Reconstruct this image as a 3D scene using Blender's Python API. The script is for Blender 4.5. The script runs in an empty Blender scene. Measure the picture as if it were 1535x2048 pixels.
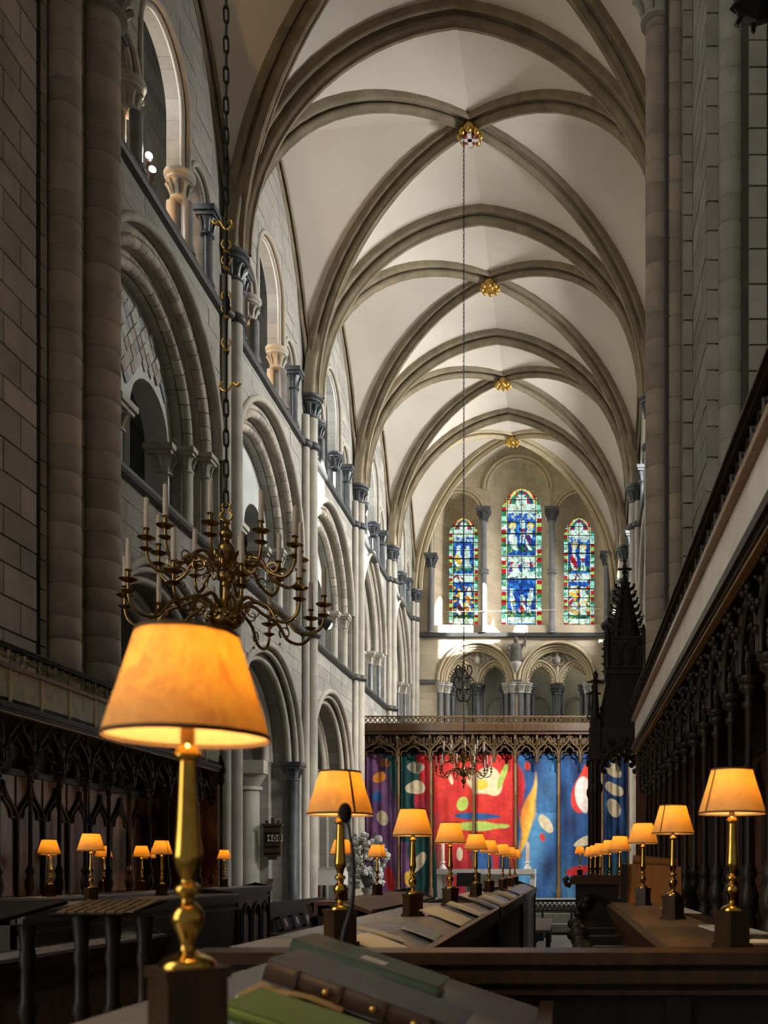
import bpy, math, random
from math import sin, cos, pi, sqrt, acos, radians
from mathutils import Vector, Matrix
random.seed(7)
SC = bpy.context.scene
COL = SC.collection

# ---------------------------------------------------------------- camera
EYE = 1.40
FPX = 1900.0            # focal length in pixels of the 1535x2048 frame
VPX, VPY = 1132.0, 1738.0
cam_d = bpy.data.cameras.new('camera'); cam = bpy.data.objects.new('camera', cam_d); COL.objects.link(cam)
cam.location = (0, 0, EYE); cam.rotation_euler = (pi/2, 0, 0)
cam_d.sensor_fit = 'AUTO'; cam_d.sensor_width = 36.0; cam_d.lens = 36.0*FPX/2048.0
cam_d.shift_x = -(VPX-767.5)/2048.0; cam_d.shift_y = (VPY-1024.0)/2048.0
cam_d.clip_start = 0.05; cam_d.clip_end = 200
cam_d.dof.use_dof = True; cam_d.dof.focus_distance = 14.0; cam_d.dof.aperture_fstop = 6.5
SC.camera = cam

# ---------------------------------------------------------------- world, sun, exposure
SC.view_settings.view_transform = 'Standard'; SC.view_settings.look = 'None'
SC.view_settings.gamma = 1.0; SC.view_settings.use_curve_mapping = False
SC.view_settings.exposure = 1.0
SC.cycles.max_bounces = 7; SC.cycles.diffuse_bounces = 4; SC.cycles.glossy_bounces = 3
SC.cycles.transmission_bounces = 4; SC.cycles.caustics_reflective = False; SC.cycles.caustics_refractive = False
SC.cycles.sample_clamp_indirect = 4.0
wd = bpy.data.worlds.new('overcast sky'); SC.world = wd; wd.use_nodes = True
wd.node_tree.nodes['Background'].inputs[0].default_value = (1.0, 0.95, 0.88, 1)
wd.node_tree.nodes['Background'].inputs[1].default_value = 0.085
SUN_DIR = Vector((-8.9, 3.8, -2.5)).normalized()
sd = bpy.data.lights.new('sun', 'SUN'); sd.energy = 24; sd.angle = radians(0.6); sd.color = (1.0, 0.96, 0.88)
so = bpy.data.objects.new('sun', sd); COL.objects.link(so)
so.rotation_euler = SUN_DIR.to_track_quat('-Z', 'Y').to_euler(); so.location = (30, -10, 30)

AX, HW, HS = -1.90, 3.92, 3.75           # choir axis, half width to wall face, half width to shafts
S = [11.33 + 4.92*k for k in range(5)] + [35.85]   # bay lines S0..S5
YE = 36.2                                 # east wall face
def area(name, loc, direction, sx, sy, e, colr):
    d = bpy.data.lights.new(name, 'AREA'); d.shape = 'RECTANGLE'; d.size = sx; d.size_y = sy; d.energy = e; d.color = colr
    o = bpy.data.objects.new(name, d); COL.objects.link(o); o.location = loc
    o.rotation_euler = Vector(direction).to_track_quat('-Z', 'Y').to_euler()
    return o
WIN_R, WIN_L = 570, 150
for k in range(1, 5):                     # added daylight of the unseen south aisle windows, to brighten the lower choir
    area('daylight', (AX+HW+4.9, (S[k]+S[k+1])/2, 4.3), (-1, 0, 0.05), 1.6, 2.8, 330, (1.0, 0.98, 0.95))
for k in range(5):                        # daylight through the clerestory windows
    yc = (S[k]+S[k+1])/2
    if k: area('daylight', (AX+HW+1.55, yc, 12.9), (-1, 0, -0.1), 1.3, 2.4, WIN_R*(0, 0.75, 1.0, 1.15, 1.3)[k], (1.0, 0.985, 0.955))
    area('daylight', (AX-HW-1.55, yc, 12.9), (1, 0, -0.1), 1.3, 2.4, WIN_L*(0.6, 0.7, 1, 1.2, 1.4)[k], (0.95, 0.97, 1.0))

# ---------------------------------------------------------------- materials
def nt(name):
    m = bpy.data.materials.new(name); m.use_nodes = True
    return m, m.node_tree, m.node_tree.nodes['Principled BSDF']
def mixrgb(t, fac, a, b, mode='MIX'):
    n = t.nodes.new('ShaderNodeMix'); n.data_type = 'RGBA'; n.blend_type = mode
    for sock, v in ((n.inputs[0], fac), (n.inputs[6], a), (n.inputs[7], b)):
        if hasattr(v, 'links'): t.links.new(v, sock)
        elif isinstance(v, (int, float)): sock.default_value = v
        else: sock.default_value = (*v, 1)
    return n.outputs[2]
def noise(t, vec, scale, detail=4.0, rough=0.55):
    n = t.nodes.new('ShaderNodeTexNoise'); n.inputs['Scale'].default_value = scale
    n.inputs['Detail'].default_value = detail; n.inputs['Roughness'].default_value = rough
    if vec: t.links.new(vec, n.inputs['Vector'])
    return n.outputs['Fac']
def ramp(t, fac, p0, p1, c0=(0, 0, 0), c1=(1, 1, 1)):
    n = t.nodes.new('ShaderNodeValToRGB'); e = n.color_ramp.elements
    e[0].position = p0; e[1].position = p1; e[0].color = (*c0, 1); e[1].color = (*c1, 1)
    t.links.new(fac, n.inputs[0]); return n.outputs[0]
def geo_pos(t): return t.nodes.new('ShaderNodeNewGeometry').outputs['Position']
def obj_rand(t): return t.nodes.new('ShaderNodeObjectInfo').outputs['Random']
def bump(t, b, h, strength, dist=0.02):
    n = t.nodes.new('ShaderNodeBump'); n.inputs['Strength'].default_value = strength; n.inputs['Distance'].default_value = dist
    t.links.new(h, n.inputs['Height']); t.links.new(n.outputs[0], b.inputs['Normal'])
def simple(name, c, c2=None, rough=0.8, metal=0.0, scale=6.0, rnd=0.0, bmp=0.0, spec=None):
    m, t, b = nt(name); c2 = c2 or tuple(x*0.75 for x in c)
    f = ramp(t, noise(t, geo_pos(t), scale), 0.32, 0.68)
    col = mixrgb(t, f, c, c2)
    if rnd:
        col = mixrgb(t, rnd, col, ramp(t, obj_rand(t), 0, 1, (0.35, 0.35, 0.35), (1.6, 1.55, 1.5)), 'MULTIPLY')
    t.links.new(col, b.inputs['Base Color']); b.inputs['Roughness'].default_value = rough; b.inputs['Metallic'].default_value = metal
    if spec is not None: b.inputs['Specular IOR Level'].default_value = spec
    if bmp: bump(t, b, noise(t, geo_pos(t), scale*6), bmp)
    return m
def ashlar(name, c, c2, mortar, axis, bw=0.62, bh=0.30, contrast=1.0):
    """coursed stone for the walls too far off for single blocks; axis = the world axis along the wall"""
    m, t, b = nt(name); p = geo_pos(t)
    s = t.nodes.new('ShaderNodeSeparateXYZ'); t.links.new(p, s.inputs[0])
    cb = t.nodes.new('ShaderNodeCombineXYZ'); t.links.new(s.outputs[axis], cb.inputs[0]); t.links.new(s.outputs[2], cb.inputs[1])
    br = t.nodes.new('ShaderNodeTexBrick'); t.links.new(cb.outputs[0], br.inputs['Vector'])
    br.inputs['Scale'].default_value = 1; br.inputs['Brick Width'].default_value = bw; br.inputs['Row Height'].default_value = bh
    br.inputs['Mortar Size'].default_value = 0.006; br.inputs['Mortar Smooth'].default_value = 0.3; br.inputs['Bias'].default_value = 0
    br.inputs['Color1'].default_value = (*c, 1); br.inputs['Color2'].default_value = (*c2, 1); br.inputs['Mortar'].default_value = (*mortar, 1)
    f = ramp(t, noise(t, p, 0.9, 6), 0.3, 0.72, (0.72, 0.72, 0.70), (1.08, 1.06, 1.02))
    col = mixrgb(t, 0.9, br.outputs['Color'], f, 'MULTIPLY')
    f2 = ramp(t, noise(t, p, 9.0, 5), 0.3, 0.75, (0.86, 0.85, 0.83), (1.05, 1.05, 1.05))
    col = mixrgb(t, 1.0, col, f2, 'MULTIPLY')
    t.links.new(col, b.inputs['Base Color']); b.inputs['Roughness'].default_value = 0.9
    bump(t, b, br.outputs['Fac'], -0.5, 0.01)
    return m
def wood(name, c, c2, rough=0.45, coat=0.0, rnd=0.25):
    m, t, b = nt(name); tc = t.nodes.new('ShaderNodeTexCoord')
    mp = t.nodes.new('ShaderNodeMapping'); mp.inputs['Scale'].default_value = (9, 9, 1.2); t.links.new(tc.outputs['Object'], mp.inputs[0])
    f = ramp(t, noise(t, mp.outputs[0], 3.0, 6), 0.3, 0.7)
    col = mixrgb(t, f, c, c2)
    col = mixrgb(t, rnd, col, ramp(t, obj_rand(t), 0, 1, (0.5, 0.5, 0.5), (1.4, 1.35, 1.3)), 'MULTIPLY')
    t.links.new(col, b.inputs['Base Color']); b.inputs['Roughness'].default_value = rough
    b.inputs['Specular IOR Level'].default_value = 0.22; b.inputs['Coat Weight'].default_value = coat; b.inputs['Coat Roughness'].default_value = 0.25
    bump(t, b, f, 0.12, 0.004)
    return m
M = {}
M['plaster'] = simple('cream vault plaster', (0.80, 0.74, 0.65), (0.72, 0.66, 0.57), 0.92, scale=0.7)
def stained_plaster():
    m, t, b = nt('vault plaster with damp stain'); p = geo_pos(t)
    base = mixrgb(t, ramp(t, noise(t, p, 0.7), 0.32, 0.68), (0.80, 0.74, 0.65), (0.72, 0.66, 0.57))
    d = t.nodes.new('ShaderNodeVectorMath'); d.operation = 'DISTANCE'; t.links.new(p, d.inputs[0]); d.inputs[1].default_value = (0.90, 13.2, 13.2)
    mm = t.nodes.new('ShaderNodeMath'); mm.operation = 'MULTIPLY_ADD'; t.links.new(noise(t, p, 2.4, 8, 0.7), mm.inputs[0]); mm.inputs[1].default_value = 2.4
    t.links.new(d.outputs['Value'], mm.inputs[2])
    f = ramp(t, mm.outputs[0], 0.0, 1.0); n = f.node; n.color_ramp.elements[0].position = 0.60; n.color_ramp.elements[1].position = 0.86
    dv = t.nodes.new('ShaderNodeMath'); dv.operation = 'DIVIDE'; t.links.new(mm.outputs[0], dv.inputs[0]); dv.inputs[1].default_value = 3.0
    t.links.new(dv.outputs[0], n.inputs[0])
    col = mixrgb(t, f, (0.42, 0.30, 0.14), base); t.links.new(col, b.inputs['Base Color']); b.inputs['Roughness'].default_value = 0.92
    return m
M['plaster_stained'] = stained_plaster()
M['rib'] = simple('weathered rib stone', (0.30, 0.245, 0.165), (0.19, 0.155, 0.10), 0.88, scale=3.0, bmp=0.15)
M['shaftstone'] = simple('buff shaft stone', (0.47, 0.44, 0.37), (0.36, 0.34, 0.29), 0.85, scale=2.5, bmp=0.1)
M['wall_side'] = ashlar('side wall ashlar', (0.42, 0.41, 0.375), (0.31, 0.305, 0.285), (0.28, 0.265, 0.235), 1)
M['wall_end'] = ashlar('end wall ashlar', (0.62, 0.53, 0.39), (0.52, 0.44, 0.32), (0.42, 0.36, 0.27), 0)  # warm light on the east wall is put into this colour
M['wall_back'] = ashlar('blue grey rubble', (0.30, 0.31, 0.31), (0.20, 0.21, 0.22), (0.34, 0.33, 0.30), 1, 0.42, 0.24)
M['tympanum'] = simple('pale tympanum stone', (0.58, 0.60, 0.56), (0.45, 0.47, 0.45), 0.9, scale=2.0)
def stone_mat():
    m, t, b = nt('dressed wall stone'); g = t.nodes.new('ShaderNodeNewGeometry')
    c = ramp(t, g.outputs['Random Per Island'], 0.0, 1.0, (0.29, 0.285, 0.27), (0.45, 0.435, 0.395))
    col = mixrgb(t, 1.0, c, ramp(t, noise(t, g.outputs['Position'], 1.3, 6), 0.3, 0.72, (0.76, 0.76, 0.75), (1.08, 1.06, 1.02)), 'MULTIPLY')
    col = mixrgb(t, 1.0, col, ramp(t, noise(t, g.outputs['Position'], 9.0, 5), 0.3, 0.75, (0.86, 0.85, 0.83), (1.05, 1.05, 1.05)), 'MULTIPLY')
    t.links.new(col, b.inputs['Base Color']); b.inputs['Roughness'].default_value = 0.9; return m
M['stone'] = stone_mat()
def end_stone_mat():
    m, t, b = nt('dressed stone tinted as warm lit'); g = t.nodes.new('ShaderNodeNewGeometry')
    c = ramp(t, g.outputs['Random Per Island'], 0.0, 1.0, (0.50, 0.425, 0.31), (0.66, 0.57, 0.43))  # blocks carry the same warm light tint as the east wall
    col = mixrgb(t, 1.0, c, ramp(t, noise(t, g.outputs['Position'], 1.5, 6), 0.3, 0.72, (0.8, 0.79, 0.77), (1.06, 1.05, 1.02)), 'MULTIPLY')
    t.links.new(col, b.inputs['Base Color']); b.inputs['Roughness'].default_value = 0.9; return m
M['end_stone'] = end_stone_mat()
M['voussoir'] = simple('arch stone', (0.45, 0.41, 0.34), (0.33, 0.29, 0.24), 0.85, scale=4.0, rnd=0.35, bmp=0.1)
M['arch'] = simple('moulded arch stone', (0.46, 0.43, 0.36), (0.36, 0.33, 0.27), 0.85, scale=3.0)
M['pier'] = simple('pier drum stone', (0.30, 0.25, 0.20), (0.21, 0.18, 0.15), 0.85, scale=2.2, rnd=0.28, bmp=0.1)
M['pier_brown'] = simple('brown pier stone', (0.46, 0.385, 0.315), (0.33, 0.28, 0.235), 0.85, scale=2.2, rnd=0.28, bmp=0.1)
M['pier_grey'] = simple('grey pier stone', (0.27, 0.26, 0.23), (0.20, 0.195, 0.175), 0.85, scale=2.2, rnd=0.22, bmp=0.1)
M['arch_warm_lit'] = simple('moulded stone tinted as warm lit', (0.62, 0.52, 0.34), (0.50, 0.41, 0.27), 0.85, scale=3.0)  # arch stone with the warm light of the east end in its colour
M['core'] = simple('recessed joint mortar', (0.05, 0.045, 0.04), None, 0.95)
M['marble'] = simple('dark grey marble', (0.105, 0.115, 0.125), (0.060, 0.066, 0.075), 0.38, scale=5.0)
M['marble_dark'] = simple('blackened marble course', (0.050, 0.054, 0.056), (0.032, 0.035, 0.037), 0.5, scale=4.0)
M['marble_light'] = simple('grey marble', (0.20, 0.205, 0.215), (0.13, 0.135, 0.145), 0.35, scale=4.0)
M['gold'] = simple('gilding', (0.75, 0.50, 0.14), (0.55, 0.33, 0.07), 0.35, 0.9, scale=20)
M['bosswhite'] = simple('painted boss', (0.75, 0.72, 0.68), None, 0.7); M['bossred'] = simple('red boss paint', (0.35, 0.05, 0.06), None, 0.7)
M['oak'] = wood('black old oak', (0.020, 0.013, 0.010), (0.010, 0.007, 0.006), 0.45, 0.0)
M['oak_red'] = wood('red brown oak panel', (0.125, 0.050, 0.028), (0.065, 0.026, 0.015), 0.45, 0.05)
M['oak_rail'] = wood('polished dark oak rail', (0.060, 0.030, 0.012), (0.026, 0.013, 0.006), 0.35, 0.05)
M['oak_mid'] = wood('brown oak tracery', (0.090, 0.054, 0.020), (0.048, 0.028, 0.011), 0.55, 0.1)
M['oak_orange'] = wood('orange oak board', (0.30, 0.125, 0.035), (0.20, 0.080, 0.022), 0.4, 0.3)
M['oak_fillet'] = wood('golden oak fillet', (0.22, 0.125, 0.05), (0.14, 0.075, 0.03), 0.4, 0.2)
M['desk'] = simple('waxed desk top', (0.30, 0.275, 0.275), (0.265, 0.24, 0.24), 0.26, scale=6, spec=0.9)
M['desk_brown'] = wood('worn brown desk top', (0.15, 0.095, 0.055), (0.09, 0.055, 0.032), 0.32, 0.0)
M['brass'] = simple('polished brass', (0.60, 0.37, 0.075), (0.44, 0.26, 0.05), 0.17, 1.0, scale=30)
M['brass_old'] = simple('aged brass', (0.34, 0.21, 0.075), (0.20, 0.12, 0.045), 0.28, 1.0, scale=25)
M['iron'] = simple('black iron', (0.012, 0.012, 0.014), None, 0.5, 0.6)
M['candle'] = simple('ivory candle wax', (0.72, 0.62, 0.55), (0.66, 0.55, 0.48), 0.6)
def wax(m):
    t = m.node_tree; b = t.nodes['Principled BSDF']; tr = t.nodes.new('ShaderNodeBsdfTranslucent'); tr.inputs[0].default_value = (0.85, 0.78, 0.70, 1)
    mx = t.nodes.new('ShaderNodeMixShader'); mx.inputs[0].default_value = 0.45; t.links.new(b.outputs[0], mx.inputs[1]); t.links.new(tr.outputs[0], mx.inputs[2]); t.links.new(mx.outputs[0], t.nodes['Material Output'].inputs[0])
wax(M['candle'])
M['candle_pale'] = simple('cream candle wax', (0.80, 0.62, 0.48), (0.78, 0.58, 0.45), 0.5)
M['linen'] = simple('white altar linen', (0.80, 0.78, 0.74), (0.72, 0.70, 0.66), 0.8)
M['floor'] = ashlar('stone paving', (0.34, 0.33, 0.30), (0.27, 0.26, 0.24), (0.18, 0.17, 0.16), 0, 0.6, 0.6)
M['paper'] = simple('paper', (0.80, 0.72, 0.58), (0.72, 0.63, 0.49), 0.7, scale=10)
M['paper_white'] = simple('white paper', (0.80, 0.78, 0.74), None, 0.6)
M['green_cloth'] = simple('green book cloth', (0.075, 0.105, 0.075), (0.055, 0.08, 0.06), 0.55, scale=20)
M['brown_leather'] = simple('brown leather', (0.055, 0.032, 0.022), (0.03, 0.018, 0.012), 0.4, scale=20)
M['blue_cover'] = simple('grey blue cover', (0.10, 0.10, 0.12), (0.07, 0.07, 0.085), 0.5, scale=15)
M['lime'] = simple('bright green cover', (0.10, 0.16, 0.02), (0.07, 0.12, 0.015), 0.5)
M['pages'] = simple('page edges', (0.50, 0.32, 0.13), (0.40, 0.25, 0.10), 0.7, scale=60)
M['board_left'] = simple('olive painted frieze', (0.55, 0.50, 0.35), (0.34, 0.34, 0.26), 0.7, scale=9)
M['board_right'] = simple('grey painted frieze', (0.66, 0.62, 0.58), (0.52, 0.48, 0.45), 0.5, scale=3)
M['blue_door'] = simple('dark blue painted wood', (0.015, 0.045, 0.075), (0.010, 0.03, 0.05), 0.5)
M['black'] = simple('black rubber', (0.006, 0.006, 0.007), None, 0.6)
M['foam'] = simple('black foam', (0.010, 0.010, 0.010), None, 1.0)
M['leaf'] = simple('leaf green', (0.05, 0.10, 0.03), (0.025, 0.055, 0.02), 0.6, scale=15)
M['petal'] = simple('white petal', (0.80, 0.80, 0.76), (0.70, 0.70, 0.66), 0.7)
M['navy'] = simple('navy needlework', (0.012, 0.020, 0.045), (0.008, 0.013, 0.03), 0.9, scale=40)
M['needle'] = simple('cream needlework', (0.50, 0.44, 0.40), (0.30, 0.10, 0.08), 0.9, scale=60)
M['bench_wood'] = wood('worn elm bench', (0.16, 0.105, 0.06), (0.10, 0.065, 0.04), 0.5, 0.1)
M['teal'] = simple('teal cushion', (0.012, 0.05, 0.055), None, 0.9)
M['rope'] = simple('steel tie', (0.55, 0.53, 0.5), None, 0.5)
M['white'] = simple('white stone carving', (0.62, 0.60, 0.54), (0.50, 0.48, 0.42), 0.8)
M['lead'] = simple('lead and iron bars', (0.012, 0.012, 0.014), None, 0.7)
M['trim'] = simple('dark shade trim', (0.10, 0.05, 0.018), None, 0.8)
def shade_mat():
    m, t, b = nt('parchment lamp shade'); tc = t.nodes.new('ShaderNodeTexCoord')
    mp = t.nodes.new('ShaderNodeMapping'); mp.inputs['Scale'].default_value = (1, 1, 1); t.links.new(tc.outputs['Object'], mp.inputs[0])
    n1 = t.nodes.new('ShaderNodeTexNoise'); n1.inputs['Scale'].default_value = 85; n1.inputs['Detail'].default_value = 5; n1.inputs['Distortion'].default_value = 2.2
    t.links.new(mp.outputs[0], n1.inputs['Vector'])
    col = mixrgb(t, ramp(t, n1.outputs['Fac'], 0.43, 0.57), (0.50, 0.150, 0.006), (1.0, 0.47, 0.040))
    tr = t.nodes.new('ShaderNodeBsdfTranslucent'); t.links.new(col, tr.inputs[0])
    df = t.nodes.new('ShaderNodeBsdfDiffuse'); df.inputs[0].default_value = (0.50, 0.32, 0.155, 1)
    mx = t.nodes.new('ShaderNodeMixShader'); mx.inputs[0].default_value = 0.105
    t.links.new(df.outputs[0], mx.inputs[1]); t.links.new(tr.outputs[0], mx.inputs[2])
    t.links.new(mx.outputs[0], t.nodes['Material Output'].inputs[0]); return m
M['shade'] = shade_mat()
def emit(name, c, s):
    m, t, b = nt(name); b.inputs['Base Color'].default_value = (0.8, 0.8, 0.8, 1)
    b.inputs['Emission Color'].default_value = (*c, 1); b.inputs['Emission Strength'].default_value = s; return m
M['bulb'] = emit('glowing bulb', (1.0, 0.72, 0.35), 18)
M['spotbulb'] = emit('spotlight bulb', (1.0, 0.88, 0.75), 40)
M['daylit'] = emit('daylit frosted glass', (0.85, 0.93, 1.0), 0.9)
def tint_mat(name, emission=0.0, rough=0.9):
    m, t, b = nt(name); a = t.nodes.new('ShaderNodeAttribute'); a.attribute_name = 'tint'
    n = ramp(t, noise(t, geo_pos(t), 7.0, 5), 0.3, 0.75, (0.75, 0.75, 0.75), (1.15, 1.15, 1.15))
    col = mixrgb(t, 1.0, a.outputs['Color'], n, 'MULTIPLY')
    t.links.new(col, b.inputs['Base Color']); b.inputs['Roughness'].default_value = rough
    if emission:
        t.links.new(col, b.inputs['Emission Color']); b.inputs['Emission Strength'].default_value = emission
    return m
M['textile'] = tint_mat('woven tapestry'); M['glass'] = tint_mat('daylit stained glass', 0.56, 0.4)

# ---------------------------------------------------------------- mesh helpers
def cr(pts, k=4):
    """Catmull-Rom through points of any dimension"""
    out = []; n = len(pts)
    for i in range(n-1):
        p0, p1, p2, p3 = pts[max(i-1, 0)], pts[i], pts[i+1], pts[min(i+2, n-1)]
        for j in range(k):
            t = j/k; out.append(tuple(0.5*(2*b+(c-a)*t+(2*a-5*b+4*c-d)*t*t+(3*b-a-3*c+d)*t**3) for a, b, c, d in zip(p0, p1, p2, p3)))
    return out+[tuple(pts[-1])]
class MB:
    def __init__(s): s.v = []; s.f = []; s.m = []; s.cur = 0; s.tint = []
    def poly(s, pts):
        b = len(s.v); s.v.extend([tuple(p) for p in pts]); s.f.append(tuple(range(b, b+len(pts)))); s.m.append(s.cur)
    def grid(s, rows, closed_u=False, closed_v=False):
        b = len(s.v); R = len(rows); C = len(rows[0])
        for r in rows: s.v.extend([tuple(p) for p in r])
        for i in range(R if closed_v else R-1):
            for j in range(C if closed_u else C-1):
                i2, j2 = (i+1) % R, (j+1) % C
                s.f.append((b+i*C+j, b+i*C+j2, b+i2*C+j2, b+i2*C+j)); s.m.append(s.cur)
    def box(s, x0, x1, y0, y1, z0, z1, tp=0.0):
        b = len(s.v); t = tp
        s.v += [(x0, y0, z0), (x1, y0, z0), (x1, y1, z0), (x0, y1, z0), (x0+t, y0+t, z1), (x1-t, y0+t, z1), (x1-t, y1-t, z1), (x0+t, y1-t, z1)]
        for q in ((3, 2, 1, 0), (4, 5, 6, 7), (0, 1, 5, 4), (1, 2, 6, 5), (2, 3, 7, 6), (3, 0, 4, 7)):
            s.f.append(tuple(b+i for i in q)); s.m.append(s.cur)
    def hexa(s, p):
        b = len(s.v); s.v += [tuple(q) for q in p]
        for q in ((3, 2, 1, 0), (4, 5, 6, 7), (0, 1, 5, 4), (1, 2, 6, 5), (2, 3, 7, 6), (3, 0, 4, 7)):
            s.f.append(tuple(b+i for i in q)); s.m.append(s.cur)
    def bar(s, p0, p1, r, n=6, r1=None, cap=True):
        s.tube([p0, p1], [r, r if r1 is None else r1], n, cap)
    def tube(s, pts, r, n=6, cap=True, closed=False, sm=0):
        if sm and len(pts) > 2:
            if isinstance(r, (list, tuple)):
                q = cr([(*p, rr) for p, rr in zip(pts, r)], sm); pts = [p[:3] for p in q]; r = [max(1e-4, p[3]) for p in q]
            else: pts = cr([tuple(p) for p in pts], sm)
        pts = [Vector(p) for p in pts]; N = len(pts)
        if not isinstance(r, (list, tuple)): r = [r]*N
        rows = []; up = None
        for i in range(N):
            a = pts[i-1] if (i or closed) else pts[i]; c = pts[(i+1) % N] if (i < N-1 or closed) else pts[i]
            t = (c-a).normalized()
            if up is None: up = Vector((0, 0, 1)) if abs(t.z) < 0.9 else Vector((1, 0, 0))
            e1 = t.cross(up)
            if e1.length < 1e-4: e1 = t.cross(Vector((1, 0.3, 0)))
            e1.normalize(); e2 = e1.cross(t).normalized(); up = e2
            rows.append([pts[i] + (e1*cos(2*pi*k/n)+e2*sin(2*pi*k/n))*r[i] for k in range(n)])
        s.grid(rows, closed_u=True, closed_v=closed)
        if cap and not closed: s.poly(rows[0][::-1]); s.poly(rows[-1])
    def lathe(s, prof, n=12, c=(0, 0, 0), a0=0.0, a1=2*pi, sx=1.0, sy=1.0):
        full = abs(a1-a0-2*pi) < 1e-6; k = n if full else n+1
        rows = [[(c[0]+sx*r*cos(a0+(a1-a0)*j/n), c[1]+sy*r*sin(a0+(a1-a0)*j/n), c[2]+z) for j in range(k)] for r, z in prof]
        s.grid(rows, closed_u=full)
        if full:
            if prof[0][0] > 1e-5: s.poly(rows[0][::-1])
            if prof[-1][0] > 1e-5: s.poly(rows[-1])
    def ball(s, c, r, n=8, m=5, sx=1, sy=1, sz=1):
        s.lathe([(max(1e-6, r*sin(pi*i/m)), -r*sz*cos(pi*i/m)) for i in range(m+1)], n, c, sx=sx, sy=sy)
    def sweep(s, pts, nrm, bi, prof, closed=False):
        """prof: (a, b) offsets along normal and binormal"""
        rows = []
        for i, p in enumerate(pts):
            B = bi[i] if isinstance(bi, list) else bi
            rows.append([Vector(p)+Vector(nrm[i])*a+Vector(B)*b for a, b in prof])
        s.grid(rows, closed_u=closed)
        if closed: s.poly(rows[0]); s.poly(rows[-1][::-1])
    def mesh(s, name, mats, smooth=True, ang=1.06):
        me = bpy.data.meshes.new(name); me.from_pydata(s.v, [], s.f)
        for m in (mats if isinstance(mats, (list, tuple)) else [mats]): me.materials.append(m)
        if any(s.m): me.polygons.foreach_set('material_index', s.m)
        if smooth:
            me.polygons.foreach_set('use_smooth', [True]*len(s.f)); me.set_sharp_from_angle(angle=ang)
        if s.tint:
            if len(s.tint) == len(s.v):
                at = me.attributes.new('tint', 'FLOAT_COLOR', 'POINT'); at.data.foreach_set('color', [q for c in s.tint for q in (*c, 1.0)]); me.update(); return me
            at = me.attributes.new('tint', 'FLOAT_COLOR', 'CORNER'); buf = []
            for f, c in zip(s.f, s.tint): buf += [c[0], c[1], c[2], 1.0]*len(f)
            at.data.foreach_set('color', buf)
        me.update(); return me
def put(name, me, parent=None, loc=(0, 0, 0), rot=(0, 0, 0), scale=None):
    o = bpy.data.objects.new(name, me); COL.objects.link(o)
    if parent: o.parent = parent
    o.location = loc; o.rotation_euler = rot
    if scale: o.scale = scale
    return o
def build(mb, name, mats, parent=None, smooth=True, ang=1.06, loc=(0, 0, 0), rot=(0, 0, 0)):
    return put(name, mb.mesh(name, mats, smooth, ang), parent, loc, rot)
def tag(o, label=None, cat=None, group=None, kind=None):
    if label: o['label'] = label
    if cat: o['category'] = cat
    if group: o['group'] = group
    if kind: o['kind'] = kind
    return o
def empty(name, loc=(0, 0, 0), rotz=0.0, parent=None):
    o = bpy.data.objects.new(name, None); COL.objects.link(o); o.location = loc; o.rotation_euler = (0, 0, rotz)
    o.empty_display_size = 0.1
    if parent: o.parent = parent
    return o
def thing(name, label, cat, loc=(0, 0, 0), rotz=0.0, group=None):
    return tag(empty(name, loc, rotz), label, cat, group)
def structure(name, label=None, cat=None):
    o = empty(name); tag(o, label, cat, None, 'structure'); return o
def copy_tree(o, parent=None):
    c = o.copy(); COL.objects.link(c)
    if parent: c.parent = parent
    for ch in [x for x in KIDS.get(o.name, [])]: copy_tree(ch, c)
    return c
KIDS = {}
def index_kids(o):
    KIDS[o.name] = list(o.children)
    for c in o.children: index_kids(c)
_cache = {}
def lathe_obj(name, prof, n, loc, mat, parent, scale=None):
    key = (name, tuple(prof), n, mat.name)
    if key not in _cache:
        mb = MB(); mb.lathe(prof, n); _cache[key] = mb.mesh(name, mat)
    return put(name, _cache[key], parent, loc, scale=scale)
def shaft(loc, r, h, mat, parent, base=True, n=12):
    pr = [(r*1.45, 0), (r*1.45, 0.04), (r*1.15, 0.07), (r*1.25, 0.10), (r, 0.13), (r, h)] if base else [(r, 0), (r, h)]
    return lathe_obj('shaft', [(round(a, 4), round(b, 3)) for a, b in pr], n, loc, mat, parent)
def capital_mesh(r, h, square, lobes, mat):
    key = ('cap', r, h, square, lobes, mat.name)
    if key not in _cache:
        mb = MB()
        mb.lathe([(r*1.0, 0), (r*1.3, h*0.04), (r*1.3, h*0.10), (r*1.02, h*0.14), (r*1.12, h*0.40), (r*1.5, h*0.66)], 14)
        w = r*2.0
        if square:
            mb.box(-w*0.85, w*0.85, -w*0.85, w*0.85, h*0.66, h*0.80); mb.box(-w, w, -w, w, h*0.80, h, 0.0)
        else:
            mb.lathe([(r*1.5, h*0.66), (r*1.85, h*0.70), (r*1.85, h*0.78), (r*1.7, h*0.82), (r*2.1, h*0.88), (r*2.1, h)], 14)
        for k in range(lobes):
            a = 2*pi*k/lobes
            mb.tube([(r*1.05*cos(a), r*1.05*sin(a), h*0.14), (r*1.35*cos(a), r*1.35*sin(a), h*0.42), (r*1.8*cos(a), r*1.8*sin(a), h*0.60), (r*1.75*cos(a), r*1.75*sin(a), h*0.50)],
                    [r*0.16, r*0.22, r*0.26, r*0.12], 5)
        _cache[key] = mb.mesh('capital', mat)
    return _cache[key]
def capital(loc, r, h, mat, parent, square=False, lobes=8, rotz=0.0):
    return put('capital', capital_mesh(r, h, square, lobes, mat), parent, loc, (0, 0, rotz))
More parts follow.
